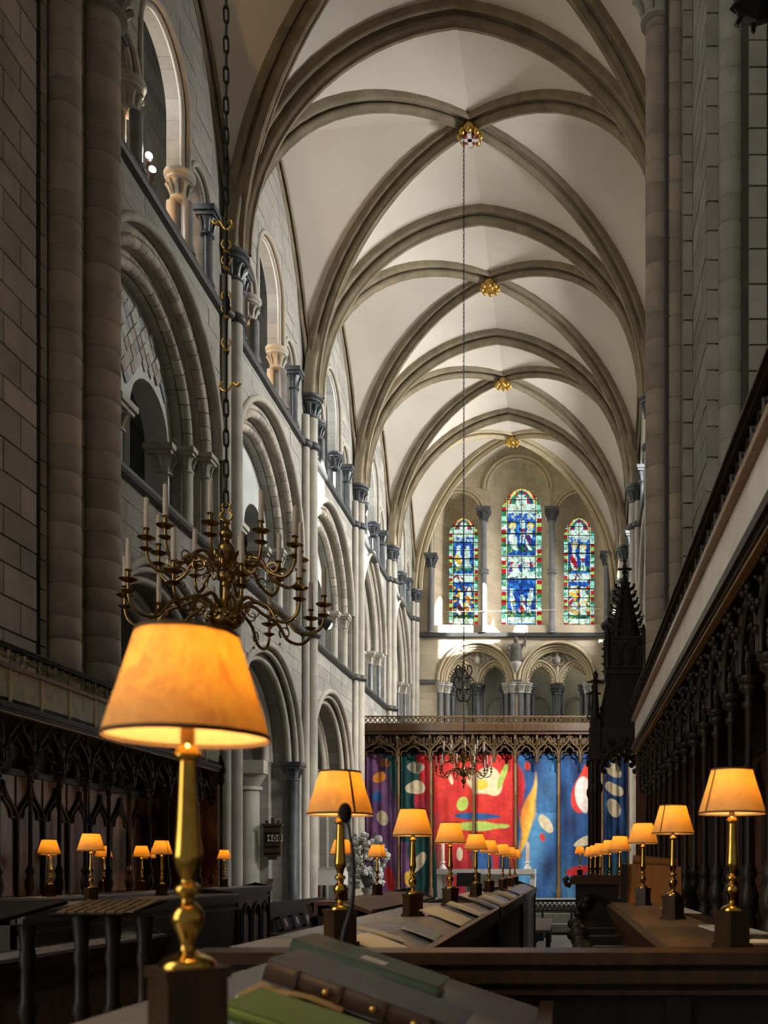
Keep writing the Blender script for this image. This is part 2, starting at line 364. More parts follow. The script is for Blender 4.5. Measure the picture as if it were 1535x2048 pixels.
# arches: c centre, off centre offset (0 = round), rad radius; half span = rad - off
def arch_line(c, off, rad, spring, n=14):
    am = acos(off/rad) if off > 0 else pi/2
    out = []
    for i in range(n+1):
        a = am*i/n; out.append((c-off+rad*cos(a), spring+rad*sin(a), cos(a), sin(a)))
    for i in range(n-1, -1, -1):
        a = am*i/n; out.append((c+off-rad*cos(a), spring+rad*sin(a), -cos(a), sin(a)))
    return out
def arch_top(u, A):
    c, off, rad, spring = A[:4]; x = abs(u-c)+off
    return spring+sqrt(max(0.0, rad*rad-x*x))
def wall_face(mb, P, d, u0, u1, z0, z1, ops):
    us = {u0, u1}
    for A in ops:
        c, off, rad = A[:3]; h = rad-off
        for i in range(21): us.add(c-h*cos(pi*i/20))
    us = sorted(u for u in us if u0-1e-6 <= u <= u1+1e-6)
    for a, b in zip(us, us[1:]):
        if b-a < 1e-5: continue
        m = (a+b)/2; hit = None
        for A in ops:
            if abs(m-A[0]) < A[2]-A[1]: hit = A
        if hit is None:
            mb.poly([P(a, d, z0), P(b, d, z0), P(b, d, z1), P(a, d, z1)])
        else:
            sill = hit[4]
            if sill > z0+1e-4: mb.poly([P(a, d, z0), P(b, d, z0), P(b, d, sill), P(a, d, sill)])
            mb.poly([P(a, d, arch_top(a, hit)), P(b, d, arch_top(b, hit)), P(b, d, z1), P(a, d, z1)])
def outline(A, n=14):
    L = arch_line(*A[:4], n=n); z0 = A[4]
    return [(L[0][0], z0)]+[(u, z) for u, z, _, _ in L]+[(L[-1][0], z0)]
def soffit(mb, P, A, d0, d1, sill=True, n=14):
    o = outline(A, n); mb.grid([[P(u, d0, z) for u, z in o], [P(u, d1, z) for u, z in o]])
    if sill: mb.poly([P(o[0][0], d0, A[4]), P(o[-1][0], d0, A[4]), P(o[-1][0], d1, A[4]), P(o[0][0], d1, A[4])])
def ring(mb, P, A, r_in, d, n=14):
    o = outline(A, n); i = outline((A[0], A[1], r_in, A[3], A[4]), n)
    mb.grid([[P(u, d, z) for u, z in o], [P(u, d, z) for u, z in i]])
def roll(mb, P, A, d, r, n=16, jamb=False, k=8):
    L = arch_line(*A[:4], n=n); pts = [P(u, d, z) for u, z, _, _ in L]
    if jamb: pts = [P(L[0][0], d, A[4])]+pts+[P(L[-1][0], d, A[4])]
    mb.tube(pts, r, k)
# ================================================================ SETTING
floor = structure('floor', 'stone paved choir floor rising in steps towards the altar', 'floor')
mb = MB(); mb.box(AX-9, AX+10, -1.5, 37, -0.12, 0.0); build(mb, 'paving', M['floor'], floor, False)
mb = MB(); mb.box(AX-HW-0.4, AX+HW+0.4, 20.6, 37, 0.0, 0.20); build(mb, 'step', M['floor'], floor, False)
mb = MB(); mb.box(AX-HW-0.4, AX+HW+0.4, 21.1, 37, 0.20, 0.40); build(mb, 'step', M['floor'], floor, False)
mb = MB(); mb.box(AX-HW-0.4, AX+HW+0.4, 21.6, 37, 0.40, 0.58); build(mb, 'step', M['floor'], floor, False)

ZT, ZC, ZCAP, CAPT = 6.53, 10.70, 11.42, 11.90     # triforium string, clerestory string, vault capital foot and top
def side_map(side): return lambda u, d, z: (AX+side*(HW+d), u, z)
WALL = {-1: structure('wall_left', 'tall arcaded stone wall of the choir with three storeys of arches', 'wall'),
        1: structure('wall_right', 'arcaded stone wall of the choir beyond the dark pier', 'wall')}
END = structure('wall_end', 'east wall with three tall stained glass windows over an arcade', 'wall')
_vc = {}
def voussoirs(side, parent, c, spring, d, r_in, r_out, n, depth=0.42):
    key = (side, r_in, r_out, n, depth)
    if key not in _vc:
        ri = r_in
        pf = [(r_out, 0.0), (ri+0.15, 0.0), (ri+0.135, 0.04), (ri+0.11, -0.01), (ri+0.06, -0.03), (ri+0.01, -0.010), (ri-0.015, 0.05), (ri+0.005, 0.105), (ri+0.035, 0.125), (ri+0.035, depth)]
        mb = MB(); da = pi/n; g = 0.006/r_in; rows = []
        for j in range(4):
            a = -da/2+g+(da-2*g)*j/3
            rows.append([(side*dd, r*cos(a), r*sin(a)) for r, dd in pf])
        mb.grid(rows); mb.poly(rows[0]); mb.poly(rows[-1][::-1])
        _vc[key] = mb.mesh('voussoir', M['voussoir'])
    for i in range(n):
        put('voussoir', _vc[key], parent, (AX+side*(HW+d), c, spring), (pi*(i+0.5)/n, 0, 0))
def bay(side, k):
    P = side_map(side); W = WALL[side]; y0, y1 = S[k], S[k+1]; c = (y0+y1)/2; fine = side < 0 and k <= 3
    hb = (y1-y0)/2
    # ---- arcade
    mb = MB(); sp = 3.70; R0, R1, R2 = 2.02, 1.86, 1.62
    wall_face(mb, P, 0, y0, y1, 0, ZT, [(c, 0, R0, sp, 0)])
    wall_face(mb, P, 1.35, y0, y1, 0, ZT, [(c, 0, R2, sp, 0)])
    soffit(mb, P, (c, 0, R0, sp, 0), 0, 0.16, False)
    ring(mb, P, (c, 0, R0, sp, 0), R1, 0.16)
    soffit(mb, P, (c, 0, R1, sp, 0), 0.16, 0.55, False)
    ring(mb, P, (c, 0, R1, sp, 0), R2, 0.55)
    soffit(mb, P, (c, 0, R2, sp, 0), 0.55, 1.35, False)
    build(mb, 'arcade_wall', M['wall_side'], W, False)
    mb = MB(); roll(mb, P, (c, 0, R0+0.06, sp), -0.03, 0.065, 18); roll(mb, P, (c, 0, R0-0.06, sp), 0.05, 0.05, 18)
    build(mb, 'hood_mould', M['arch'], W)
    mb = MB(); roll(mb, P, (c, 0, R1-0.03, sp), 0.19, 0.07, 18); roll(mb, P, (c, 0, R2-0.01, sp), 0.62, 0.09, 18); roll(mb, P, (c, 0, R2+0.14, sp), 0.55, 0.05, 18)
    build(mb, 'arch_mould', M['arch'], W)
    for sg in (-1, 1):
        u = c+sg*(R1+0.02)
        shaft(P(u, 0.10, 0), 0.115, 3.30, M['marble'], W); capital(P(u, 0.10, 3.30), 0.115, 0.40, M['marble'], W, True, 6)
        u = c+sg*(R2+0.12)
        shaft(P(u, 0.98, 0), 0.27, 3.06, M['shaftstone'], W, n=16)
        mb = MB(); q = P(u, 0.98, 3.06)
        mb.lathe([(0.27, 0), (0.33, 0.03), (0.33, 0.08), (0.29, 0.11)], 16, q)
        w = 0.42
        mb.grid([[(q[0]+0.27*cos(t), q[1]+0.27*sin(t), q[2]+0.10) for t in [pi/4+pi/8*j for j in range(17)]],
                 [(q[0]+w*max(-1, min(1, 1.3*cos(t)))*0.92, q[1]+w*max(-1, min(1, 1.3*sin(t)))*0.92, q[2]+0.36) for t in [pi/4+pi/8*j for j in range(17)]]])
        mb.box(q[0]-w, q[0]+w, q[1]-w, q[1]+w, q[2]+0.36, q[2]+0.64)
        build(mb, 'capital', M['shaftstone'], W)
    # ---- string courses
    mb = MB()
    for z in (ZT, ZC):
        pf = [(0.02, z-0.02), (-0.09, z+0.02), (-0.11, z+0.07), (-0.11, z+0.12), (-0.05, z+0.17), (0.02, z+0.19)]
        ya, yb = y0, y1
        mb.grid([[P(u, d, zz) for d, zz in pf] for u in (ya, yb)])
    build(mb, 'string_course', M['marble_dark'], W, False)
    # ---- triforium
    sp = 8.25; sill = ZT+0.19
    rnd = k <= 2
    A0 = (c, 0, 2.12, sp, sill) if rnd else (c, 0.95, 2.78, sp, sill); T1, T2, T3 = 0.07, 0.27, 0.50; DT = 0.58
    def In(dr): return (A0[0], A0[1], A0[2]-dr, A0[3], A0[4])
    mb = MB(); wall_face(mb, P, 0, y0, y1, ZT, ZC, [A0])
    soffit(mb, P, A0, 0, 0.12, False); ring(mb, P, A0, A0[2]-T1, 0.12)
    soffit(mb, P, In(T1), 0.12, 0.20, False); ring(mb, P, In(T1), A0[2]-T2, 0.20)
    soffit(mb, P, In(T2), 0.20, 0.42, False); ring(mb, P, In(T2), A0[2]-T3, 0.42)
    soffit(mb, P, In(T3), 0.42, 0.75, True)
    build(mb, 'gallery_wall', M['wall_side'], W, False)
    mb = MB(); roll(mb, P, (c, A0[1], A0[2]+0.05, sp), -0.03, 0.06, 18)
    build(mb, 'hood_mould', M['arch'], W)
    if fine and rnd:
        arch = empty('gallery_arch', parent=W)
        voussoirs(side, arch, c, sp, 0.09, 1.85, 2.06, 28, 0.13)
        voussoirs(side, arch, c, sp, 0.29, 1.62, 1.86, 24, 0.16)
    else:
        mb = MB()
        for dr, d, r in ((0.05, 0.10, 0.05), (0.16, 0.18, 0.045), (0.27, 0.22, 0.065), (0.39, 0.40, 0.045), (0.50, 0.44, 0.065)):
            roll(mb, P, (c, A0[1], A0[2]-dr, sp), d, r, 18)
        build(mb, 'arch_mould', M['arch'], W)
    # tympanum with two smaller arches
    rt = A0[2]-T3; half = rt-A0[1]; cc = half*0.5; hs = half*0.5-0.15
    subs = [(c-cc, 0 if rnd else hs*0.5, hs*(1 if rnd else 1.5), sp-0.05, sill), (c+cc, 0 if rnd else hs*0.5, hs*(1 if rnd else 1.5), sp-0.05, sill)]
    mb = MB(); us = sorted({c-half, c+half}|{a[0]+sg*(a[2]-a[1])*cos(pi*i/12) for a in subs for i in range(7) for sg in (-1, 1)}|{c+half*cos(pi*i/16) for i in range(17)})
    big = (c, A0[1], rt, sp)
    for a, b in zip(us, us[1:]):
        if b-a < 1e-5: continue
        m = (a+b)/2; hit = next((q for q in subs if abs(m-q[0]) < q[2]-q[1]), None)
        za, zb = (arch_top(a, hit), arch_top(b, hit)) if hit else (sp-0.05, sp-0.05)
        mb.poly([P(a, DT, za), P(b, DT, zb), P(b, DT, arch_top(b, big)), P(a, DT, arch_top(a, big))])
    for a in subs: soffit(mb, P, a, DT, 0.95, False)
    build(mb, 'tympanum', M['tympanum'], W, False)
    if not rnd:
        mb = MB()
        for a in subs:
            roll(mb, P, (a[0], a[1], a[2]+0.05, a[3]), DT-0.02, 0.06, 12); roll(mb, P, (a[0], a[1], a[2]-0.03, a[3]), DT+0.04, 0.04, 12)
        for j in range(8):
            t = 2*pi*j/8; q = P(c+0.24*cos(t), DT-0.02, sp+1.05+0.24*sin(t)); mb.ball(q, 0.06, 6, 4)
        mb.tube([P(c+0.30*cos(2*pi*j/16), DT-0.03, sp+1.05+0.30*sin(2*pi*j/16)) for j in range(16)], 0.04, 6, closed=True)
        mb.ball(P(c, DT-0.02, sp+1.05), 0.13, 8, 5, sz=1.5)
        build(mb, 'tympanum_carving', M['arch'], W)
    if fine and k == 0:
        # lozenge facing stones of the tympanum, each a stone of its own
        dm = {}
        for var in range(4):
            g = MB(); s_ = 0.098
            h = 0.018+0.006*var
            g.hexa([(0.02, 0, -s_*1.18), (0.02, s_, 0), (0.02, 0, s_*1.18), (0.02, -s_, 0)]+[(h, 0, -s_*1.10), (h, s_*0.93, 0), (h, 0, s_*1.10), (h, -s_*0.93, 0)])
            dm[var] = g.mesh('facing_stone', [simple('facing stone %d' % var, [(0.50, 0.50, 0.45), (0.36, 0.40, 0.41), (0.42, 0.36, 0.31), (0.56, 0.57, 0.53)][var], None, 0.9)] if k == 0 or var not in DM else [DM[var]], False)
            DM[var] = dm[var].materials[0]
        face = empty('stone_facing', parent=W)
        for i in range(-9, 10):
            for j in range(0, 12):
                u = c+0.206*(i+0.5*(j % 2)); z = sp+0.30+j*0.122
                if any((abs(u-a[0]) < hs+0.10 and z < arch_top(max(a[0]-hs, min(a[0]+hs, u)), a)+0.16) for a in subs): continue
                if (u-c)**2+(z-sp)**2 > (rt-0.10)**2: continue
                o = put('facing_stone', dm[random.choice((0, 0, 1, 1, 2, 3, 3))], face, P(u, DT, z), (0, 0, pi if side < 0 else 0))
                o.rotation_euler = (0, 0, 0)
    smt = M['shaftstone'] if rnd else M['marble']
    shaft(P(c, 0.76, sill), 0.13, sp-0.50-sill, M['marble_light'] if rnd else smt, W); capital(P(c, 0.76, sp-0.50), 0.13, 0.46, M['shaftstone'], W, True, 4)
    for sg in (-1, 1):
        shaft(P(c+sg*(half-0.02), 0.70, sill), 0.12, sp-0.50-sill, M['marble_light'] if rnd else smt, W); capital(P(c+sg*(half-0.02), 0.70, sp-0.50), 0.12, 0.46, M['shaftstone'], W, True, 4)
        for dr, d in ((0.17, 0.17), (0.40, 0.38)):
            u = c+sg*(A0[2]-A0[1]-dr+0.03)
            shaft(P(u, d, sill), 0.095, sp-0.40-sill, smt, W); capital(P(u, d, sp-0.40), 0.085, 0.40, M['shaftstone'], W, True, 6)
    # ---- gallery behind: floor, back wall
    mb = MB(); mb.poly([P(y0, 0.9, ZT), P(y1, 0.9, ZT), P(y1, 3.0, ZT), P(y0, 3.0, ZT)]); mb.poly([P(y0, 3.0, ZT-3), P(y1, 3.0, ZT-3), P(y1, 3.0, ZC), P(y0, 3.0, ZC)])
    mb.poly([P(y0, 0.9, ZC-0.2), P(y1, 0.9, ZC-0.2), P(y1, 3.0, ZC-0.2), P(y0, 3.0, ZC-0.2)])
    build(mb, 'gallery_back', M['wall_back'], W, False)
    # ---- clerestory
    cs, cr_ = 12.95, 0.80; ss, sr, so_ = 12.12, 0.36, 1.30
    top = 16.9
    opsc = [(c, 0, cr_, cs, ZC)]+[(c+sg*so_, 0, sr, ss, ZC) for sg in (-1, 1)] if rnd else [(c, 0.3, cr_+0.3, cs, ZC)]+[(c+sg*so_, 0.25, sr+0.25, ss, ZC) for sg in (-1, 1)]
    CT = 12.10; opsc = [(*A[:4], CT) for A in opsc]; ue = so_+sr
    mb = MB(); wall_face(mb, P, 0, y0, y1, CT, top, opsc)
    for A in opsc: soffit(mb, P, A, 0, 0.32, False)
    for ua, ub in ((y0, c-ue), (c+ue, y1)): mb.poly([P(ua, 0, ZC), P(ub, 0, ZC), P(ub, 0, CT), P(ua, 0, CT)])
    for sg in (-1, 1):
        mb.poly([P(c+sg*ue, 0, ZC), P(c+sg*ue, 0.32, ZC), P(c+sg*ue, 0.32, CT), P(c+sg*ue, 0, CT)])
        mb.poly([P(c+sg*cr_, 0, CT), P(c+sg*(so_-sr), 0, CT), P(c+sg*(so_-sr), 0.32, CT), P(c+sg*cr_, 0.32, CT)])
    build(mb, 'clerestory_wall', M['wall_side'], W, False)
    mb = MB()
    for A in opsc: roll(mb, P, (A[0], A[1], A[2]+0.03, A[3], CT), -0.01, 0.045, 14, A is opsc[0]); roll(mb, P, (A[0], A[1], A[2]-0.04, A[3], CT), 0.06, 0.04, 14, A is opsc[0])
    build(mb, 'arch_mould', M['arch'], W)
    wv = P(0, 1.05, 0); big = (c, 0, 0.80, 13.55, ZC+0.95); BZ = ZC+0.05
    nowin = side > 0 and k == 0  # unseen window walled up to keep its sun patch off the left wall
    mb = MB(); wall_face(mb, P, 1.05, y0, y1, BZ, top, [] if nowin else [big])
    if not nowin: soffit(mb, P, big, 1.05, 1.5, True)
    mb.poly([P(y0, 0, BZ+0.12), P(y1, 0, BZ+0.12), P(y1, 1.05, BZ+0.12), P(y0, 1.05, BZ+0.12)])
    build(mb, 'clerestory_back', M['wall_back'], W, False)
    for sg in (-1, 1):
        u = c+sg*0.87
        for d in (0.03, 0.26):
            shaft(P(u, d, ZC+0.19), 0.088 if k <= 1 else 0.068, 11.68-ZC-0.19, M['marble_light'] if (d < 0.1 or side > 0 or k > 1) else M['arch'], W)
        capital(P(u, 0.14, 11.68), 0.112 if k <= 1 else 0.10, 0.42, M['shaftstone'] if (side < 0 and k <= 1) else M['marble'], W, False, 9)
        u = c+sg*1.68
        shaft(P(u, 0.02, ZC+0.19), 0.078, 11.68-ZC-0.19, M['marble'], W); capital(P(u, 0.02, 11.68), 0.088, 0.44, M['marble'], W, True, 6)
    return
DM = {}
wn = [0]
for side in (-1, 1):
    for k in range(5): bay(side, k)
    P = side_map(side); W = WALL[side]
    for k in range(6):                       # clustered vault shafts with their capitals
        y = S[k] if k < 5 else S[5]-0.05
        for du, d, r in ((0, -0.17, 0.115), (-0.19, -0.07, 0.085), (0.19, -0.07, 0.085)):
            if k == 0 and side < 0: continue
            if k == 5 and du > 0: continue
            shaft(P(y+du, d, 0.0), r, ZCAP, M['shaftstone'], W)
        capital(P(y, -0.12, ZCAP), 0.135, CAPT-ZCAP, M['marble'], W, False, 9)
        mb = MB()
        for z in (ZT, ZC):
            for du, d, r in ((0, -0.17, 0.115), (-0.19, -0.07, 0.085), (0.19, -0.07, 0.085)):
                mb.lathe([(r, 0.0), (r+0.06, 0.03), (r+0.07, 0.08), (r+0.06, 0.13), (r, 0.18)], 10, P(y+du, d, z))
        build(mb, 'shaft_ring', M['marble_dark'], W)
# daylit windows of the clerestory: frosted on the shaded side, clear on the sunny side
for k in range(5):
    c = (S[k]+S[k+1])/2
    wn[0] += 1
    w = structure('window_%d' % wn[0], 'round headed clerestory window behind the columns of left bay %s' % ('one two three four five'.split()[k]), 'window')
    P = side_map(-1); mb = MB(); A = (c, 0, 0.80, 13.55, ZC+0.95)
    o = outline(A, 10); mb.poly([P(u, 1.5, z) for u, z in o]); build(mb, 'pane', M['daylit'], w, False)
    mb = MB()
    for z in (11.9, 12.6, 13.3): mb.bar(P(c-0.8, 1.46, z), P(c+0.8, 1.46, z), 0.015, 4)
    build(mb, 'glazing_bar', M['lead'], w)
# dressed stones of the wall faces: single blocks where they show large, joined courses farther off
def facing(P, u0, u1, z0, z1, ops, seed, hm=0.29, lm=0.58):
    rd = random.Random(seed); z = z0; row = 0; out = []
    while z < z1-0.06:
        h = min(hm*rd.uniform(0.85, 1.15), z1-z); n = max(1, round((u1-u0)/lm)); ph = rd.random()
        cuts = [u0]+sorted(u0+(u1-u0)*(i+ph+rd.uniform(-0.15, 0.15))/n for i in range(n))+[u1]
        for a, b in zip(cuts, cuts[1:]):
            if b-a < 0.08: continue
            g = 0.004; pa, pb, q0, q1 = a+g, b-g, z+g, z+h-g; N = 6; runs = []; cur = []
            for i in range(N):
                ua, ub = pa+(pb-pa)*i/N, pa+(pb-pa)*(i+1)/N; m = (ua+ub)/2
                hit = next((A for A in ops if abs(m-A[0]) < A[2]-A[1]+0.02), None)
                f = (lambda u: q0) if hit is None else (lambda u, A=hit: max(q0, arch_top(max(A[0]-A[2]+A[1], min(A[0]+A[2]-A[1], u)), A)+0.02))
                if hit is not None and q1 < hit[4]+0.01: f = lambda u: q0
                if f(ua) < q1-0.02 and f(ub) < q1-0.02: cur.append((ua, ub, f(ua), f(ub)))
                elif cur: runs.append(cur); cur = []
            if cur: runs.append(cur)
            for r in runs:
                low = [(r[0][0], r[0][2])]+[(x[1], x[3]) for x in r]
                pts = low+[(r[-1][1], q1), (r[0][0], q1)]
                if max(abs(low[j][1]-q1) for j in range(len(low))) < 0.03: continue
                k_ = 0
                while k_ < len(pts)-1 and len(pts) > 4:      # drop collinear points of plain rectangles
                    if 0 < k_ < len(pts)-1 and abs(pts[k_][1]-pts[k_-1][1]) < 1e-6 and abs(pts[k_+1][1]-pts[k_][1]) < 1e-6 and abs(pts[k_][1]-q0) < 1e-6: pts.pop(k_)
                    else: k_ += 1
                out.append((pts, rd.uniform(0.008, 0.017)))
        z += h; row += 1
    return out
def add_stone(mb, P, pts, d):
    mb.poly([P(u, -d, z) for u, z in pts]); n = len(pts)
    for i in range(n):
        a, b = pts[i], pts[(i+1) % n]; mb.poly([P(a[0], 0, a[1]), P(b[0], 0, b[1]), P(b[0], -d, b[1]), P(a[0], -d, a[1])])
P = side_map(-1); nst = 0
fac = empty('stone_facing', parent=WALL[-1])
for k in range(5):
    c = (S[k]+S[k+1])/2; u0, u1 = S[k]+0.32, S[k+1]-0.32; rnd = k <= 2
    g_ = (c, 0, 2.19, 8.25, ZT) if rnd else (c, 0.95, 2.85, 8.25, ZT)
    lst = facing(P, u0, u1, 8.0, ZC, [g_], 40+k)+facing(P, u0, u1, 3.9, ZT, [(c, 0, 2.11, 3.70, 0)], 50+k)
    lst += facing(P, u0+0.35, u1-0.35, 12.72, 16.0, [(c, 0, 0.86, 12.95, 0)], 60+k)
    rest = MB()
    for pts, d in lst:
        if nst < 296 and k <= 2:
            mb = MB(); add_stone(mb, P, pts, d); build(mb, 'stone', M['stone'], fac, False); nst += 1
        else: add_stone(rest, P, pts, d)
    if rest.f: build(rest, 'stone_courses', M['stone'], WALL[-1], False)['kind'] = 'stuff'
# outer aisle walls and aisle roofs
mb = MB(); P = side_map(-1)
mb.poly([P(2, 5.0, 0), P(37, 5.0, 0), P(37, 5.0, ZT), P(2, 5.0, ZT)]); mb.poly([P(2, 1.3, ZT-0.1), P(37, 1.3, ZT-0.1), P(37, 5.0, ZT-0.1), P(2, 5.0, ZT-0.1)])
mb.poly([P(36.6, 0, 0), P(36.6, 5, 0), P(36.6, 5, ZT), P(36.6, 0, ZT)])
build(mb, 'aisle_wall', M['wall_back'], WALL[-1], False)
mb = MB(); P = side_map(1)
AW = [(23.38, 0, 0.50, 5.5, 4.5)]
wall_face(mb, P, 5.0, 2, 37, 0, ZT+0.2, AW)
mb.poly([P(2, 1.3, ZT-0.1), P(37, 1.3, ZT-0.1), P(37, 5.0, ZT-0.1), P(2, 5.0, ZT-0.1)])
mb.poly([P(36.6, 0, 0), P(36.6, 5, 0), P(36.6, 5, ZT), P(36.6, 0, ZT)])
build(mb, 'aisle_wall', M['wall_back'], WALL[1], False)

# ---------------------------------------------------------------- east wall
PE = lambda u, d, z: (u, YE+d, z)
def ex(px): return (px-1132.0)/52.5
def ez(py): return EYE+(1738.0-py)/52.5
LAN = [(ex(917), 0.93, 14.90, ex(921), 0.56, 14.50, 15.13, ex(892)), (ex(1035), 1.24, 15.85, ex(1040), 0.78, 15.35, 16.28, 0), (ex(1158), 0.93, 14.90, ex(1158), 0.59, 14.50, 15.13, 0)]
ZS = ez(1272)
mb = MB()
BIG = [(ex(952.5), 0, 1.49, 8.58, 5.0), (ex(1114), 0, 1.49, 8.58, 5.0)]
wall_face(mb, PE, 0, AX-HW-0.2, AX+HW+0.2, 0, ZS, BIG)
OPS = [(o[0], 0, o[1], o[2], ZS+0.42) for o in LAN]
wall_face(mb, PE, 0, AX-HW-0.2, AX+HW+0.2, ZS, 18.5, OPS)
for o, A in zip(LAN, OPS):
    # splay from the wide outer arch to the narrow light
    R = (0.16*0+o[4])*1.25; off = R-o[4]; inner = (o[3], off, R, o[6]-sqrt(R*R-off*off), ez(1236))
    a, b = outline(A, 14), outline(inner, 14)
    mb.grid([[PE(u, 0, z) for u, z in a], [PE(u, 0.10, z) for u, z in a]])
    mb.grid([[PE(u, 0.10, z) for u, z in a], [PE(u, 0.95, z) for u, z in b]])
    mb.poly([PE(a[0][0], 0, a[0][1]), PE(a[-1][0], 0, a[-1][1]), PE(b[-1][0], 0.95, b[-1][1]), PE(b[0][0], 0.95, b[0][1])])
build(mb, 'masonry', M['wall_end'], END, False)
fac = empty('stone_facing', parent=END)
for pts, d in facing(PE, AX-HW+0.12, AX+HW-0.05, 8.62, ZS-0.06, [(b[0], 0, b[2]+0.09, b[3], 0) for b in BIG], 70)+facing(PE, AX-HW+0.12, AX+HW-0.05, ZS+0.12, 16.4, [(o[0], 0, o[2]+0.11, o[3], o[4]) for o in OPS], 71)+facing(PE, AX-HW+0.12, BIG[0][0]-1.5, 5.4, 8.44, [], 72):
    mb = MB(); add_stone(mb, PE, pts, d); build(mb, 'stone', M['end_stone'], fac, False)
mb = MB()
for A in OPS:
    roll(mb, PE, (A[0], 0, A[2]+0.05, A[3]), -0.03, 0.06, 18); roll(mb, PE, (A[0], 0, A[2]-0.07, A[3]), -0.01, 0.05, 18)
build(mb, 'window_arch_mould', M['arch_warm_lit'], END)
mb = MB(); mb.box(AX-HW, AX+HW, YE-0.14, YE+0.02, ZS-0.05, ZS+0.10)
build(mb, 'string_course', M['marble_dark'], END, False)
for px, tp, r, rg in ((967, 1018, 0.12, True), (1103, 1018, 0.12, True), (862, 1110, 0.11, False), (1212, 1106, 0.11, False)):
    z0, zc = ZS+0.10, ez(tp)-0.5
    shaft((ex(px), YE-0.05, z0), r, zc-z0, M['marble_light'], END, n=14); capital((ex(px), YE-0.05, zc), r*1.15, 0.5, M['marble'], END, True, 8)
    if rg: lathe_obj('shaft_ring', [(0.11, 0), (0.20, 0.04), (0.20, 0.10), (0.16, 0.13), (0.20, 0.18), (0.11, 0.22)], 14, (ex(px), YE-0.05, ez(1150)), M['marble_light'], END)
    if not rg: shaft((ex(px), YE-0.03, ez(tp)), 0.09, 2.0, M['arch'], END, False)
# lower arcade of the end wall
mb = MB()
for c, off, rad, sp, sill in BIG:
    A = (c, 0, rad, sp, sill); soffit(mb, PE, A, 0, 0.1, False); ring(mb, PE, A, rad-0.14, 0.1); soffit(mb, PE, (c, 0, rad-0.14, sp, sill), 0.1, 0.22, False)
    ring(mb, PE, (c, 0, rad-0.14, sp, sill), rad-0.30, 0.22); soffit(mb, PE, (c, 0, rad-0.30, sp, sill), 0.22, 0.5, False)
build(mb, 'arcade_order', M['arch_warm_lit'], END, False)
mb = MB()
for c, off, rad, sp, sill in BIG:
    for dr, d, r in ((0.03, -0.02, 0.06), (0.14, 0.08, 0.05), (0.22, 0.15, 0.045), (0.30, 0.22, 0.06)): roll(mb, PE, (c, 0, rad-dr, sp), d, r, 18)
build(mb, 'arcade_mould', M['arch_warm_lit'], END)
for c, off, rad, sp, sill in BIG:
    big = (c, 0, rad-0.3, sp); subs = []
    for sg in (-1, 1):
        q = (c+sg*0.66, 0.22, 0.44+0.22, sp, sill); subs.append(q)
    mb = MB(); us = sorted({c+(rad-0.3)*cos(pi*i/20) for i in range(21)}|{a[0]+s*(a[2]-a[1])*cos(pi*i/12) for a in subs for i in range(7) for s in (-1, 1)})
    for a, b in zip(us, us[1:]):
        if b-a < 1e-5: continue
        m = (a+b)/2; hit = next((q for q in subs if abs(m-q[0]) < q[2]-q[1]), None)
        za, zb = (arch_top(a, hit), arch_top(b, hit)) if hit else (sp, sp)
        mb.poly([PE(a, 0.42, za), PE(b, 0.42, zb), PE(b, 0.42, max(zb, arch_top(b, big))), PE(a, 0.42, max(za, arch_top(a, big)))])
    for q in subs: soffit(mb, PE, q, 0.42, 0.75, False)
    build(mb, 'arcade_tympanum', M['wall_end'], END, False)
    mb = MB()
    for q in subs:
        roll(mb, PE, (q[0], 0.22, 0.44+0.22+0.20, sp), 0.38, 0.05, 12); roll(mb, PE, (q[0], 0.22, 0.44+0.22+0.10, sp), 0.40, 0.05, 12)
        L = arch_line(q[0], 0.22, 0.44+0.22+0.02, sp, 7)
        for u, z, nu, nz in L: mb.ball(PE(u, 0.40, z), 0.055, 6, 4)
    build(mb, 'sub_arch_mould', M['arch_warm_lit'], END)
    mb = MB(); zq = sp+0.93
    for j in range(4):
        t = pi/4+pi/2*j; mb.tube([PE(c+0.17*cos(t)+0.15*cos(2*pi*i/12), 0.39, zq+0.17*sin(t)+0.15*sin(2*pi*i/12)) for i in range(12)], 0.03, 6, closed=True)
    mb.ball(PE(c, 0.36, zq-0.06), 0.12, 8, 6, sz=1.4); mb.ball(PE(c, 0.34, zq+0.16), 0.06, 8, 6)
    for s in (-1, 1): mb.tube([PE(c+s*(0.25+0.45*i/5), 0.40, zq+0.05-0.08*i/5+0.06*sin(i*2.0)) for i in range(6)], [0.06, 0.05, 0.06, 0.05, 0.04, 0.02], 6)
    mb.tube([PE(c, 0.40, zq-0.3-0.5*i/5) for i in range(6)], [0.03, 0.07, 0.04, 0.07, 0.04, 0.02], 6)
    build(mb, 'roundel_carving', M['white'], END)
    for u, d, r in [(c-1.38, 0.02, 0.10), (c-1.14, 0.16, 0.10), (c-0.96, 0.40, 0.09), (c-0.1, 0.5, 0.10), (c+0.1, 0.5, 0.10), (c, 0.36, 0.10), (c+0.96, 0.40, 0.09), (c+1.14, 0.16, 0.10), (c+1.38, 0.02, 0.10)]:
        shaft(PE(u, d, 5.0), r, 3.10, M['marble'] if r < 0.095 or abs(u-c) < 0.2 else M['marble_light'], END); capital(PE(u, d, 8.10), r, 0.40, M['white'] if abs(u-c) > 1.0 else M['marble'], END, False, 6)
mb = MB(); mb.poly([PE(AX-4, 1.3, 4.5), PE(AX+4, 1.3, 4.5), PE(AX+4, 1.3, ZS), PE(AX-4, 1.3, ZS)]); mb.box(AX-4, AX+4, YE+0.4, YE+1.3, 4.8, 5.0)
build(mb, 'arcade_back', M['tympanum'], END, False)
mb = MB()
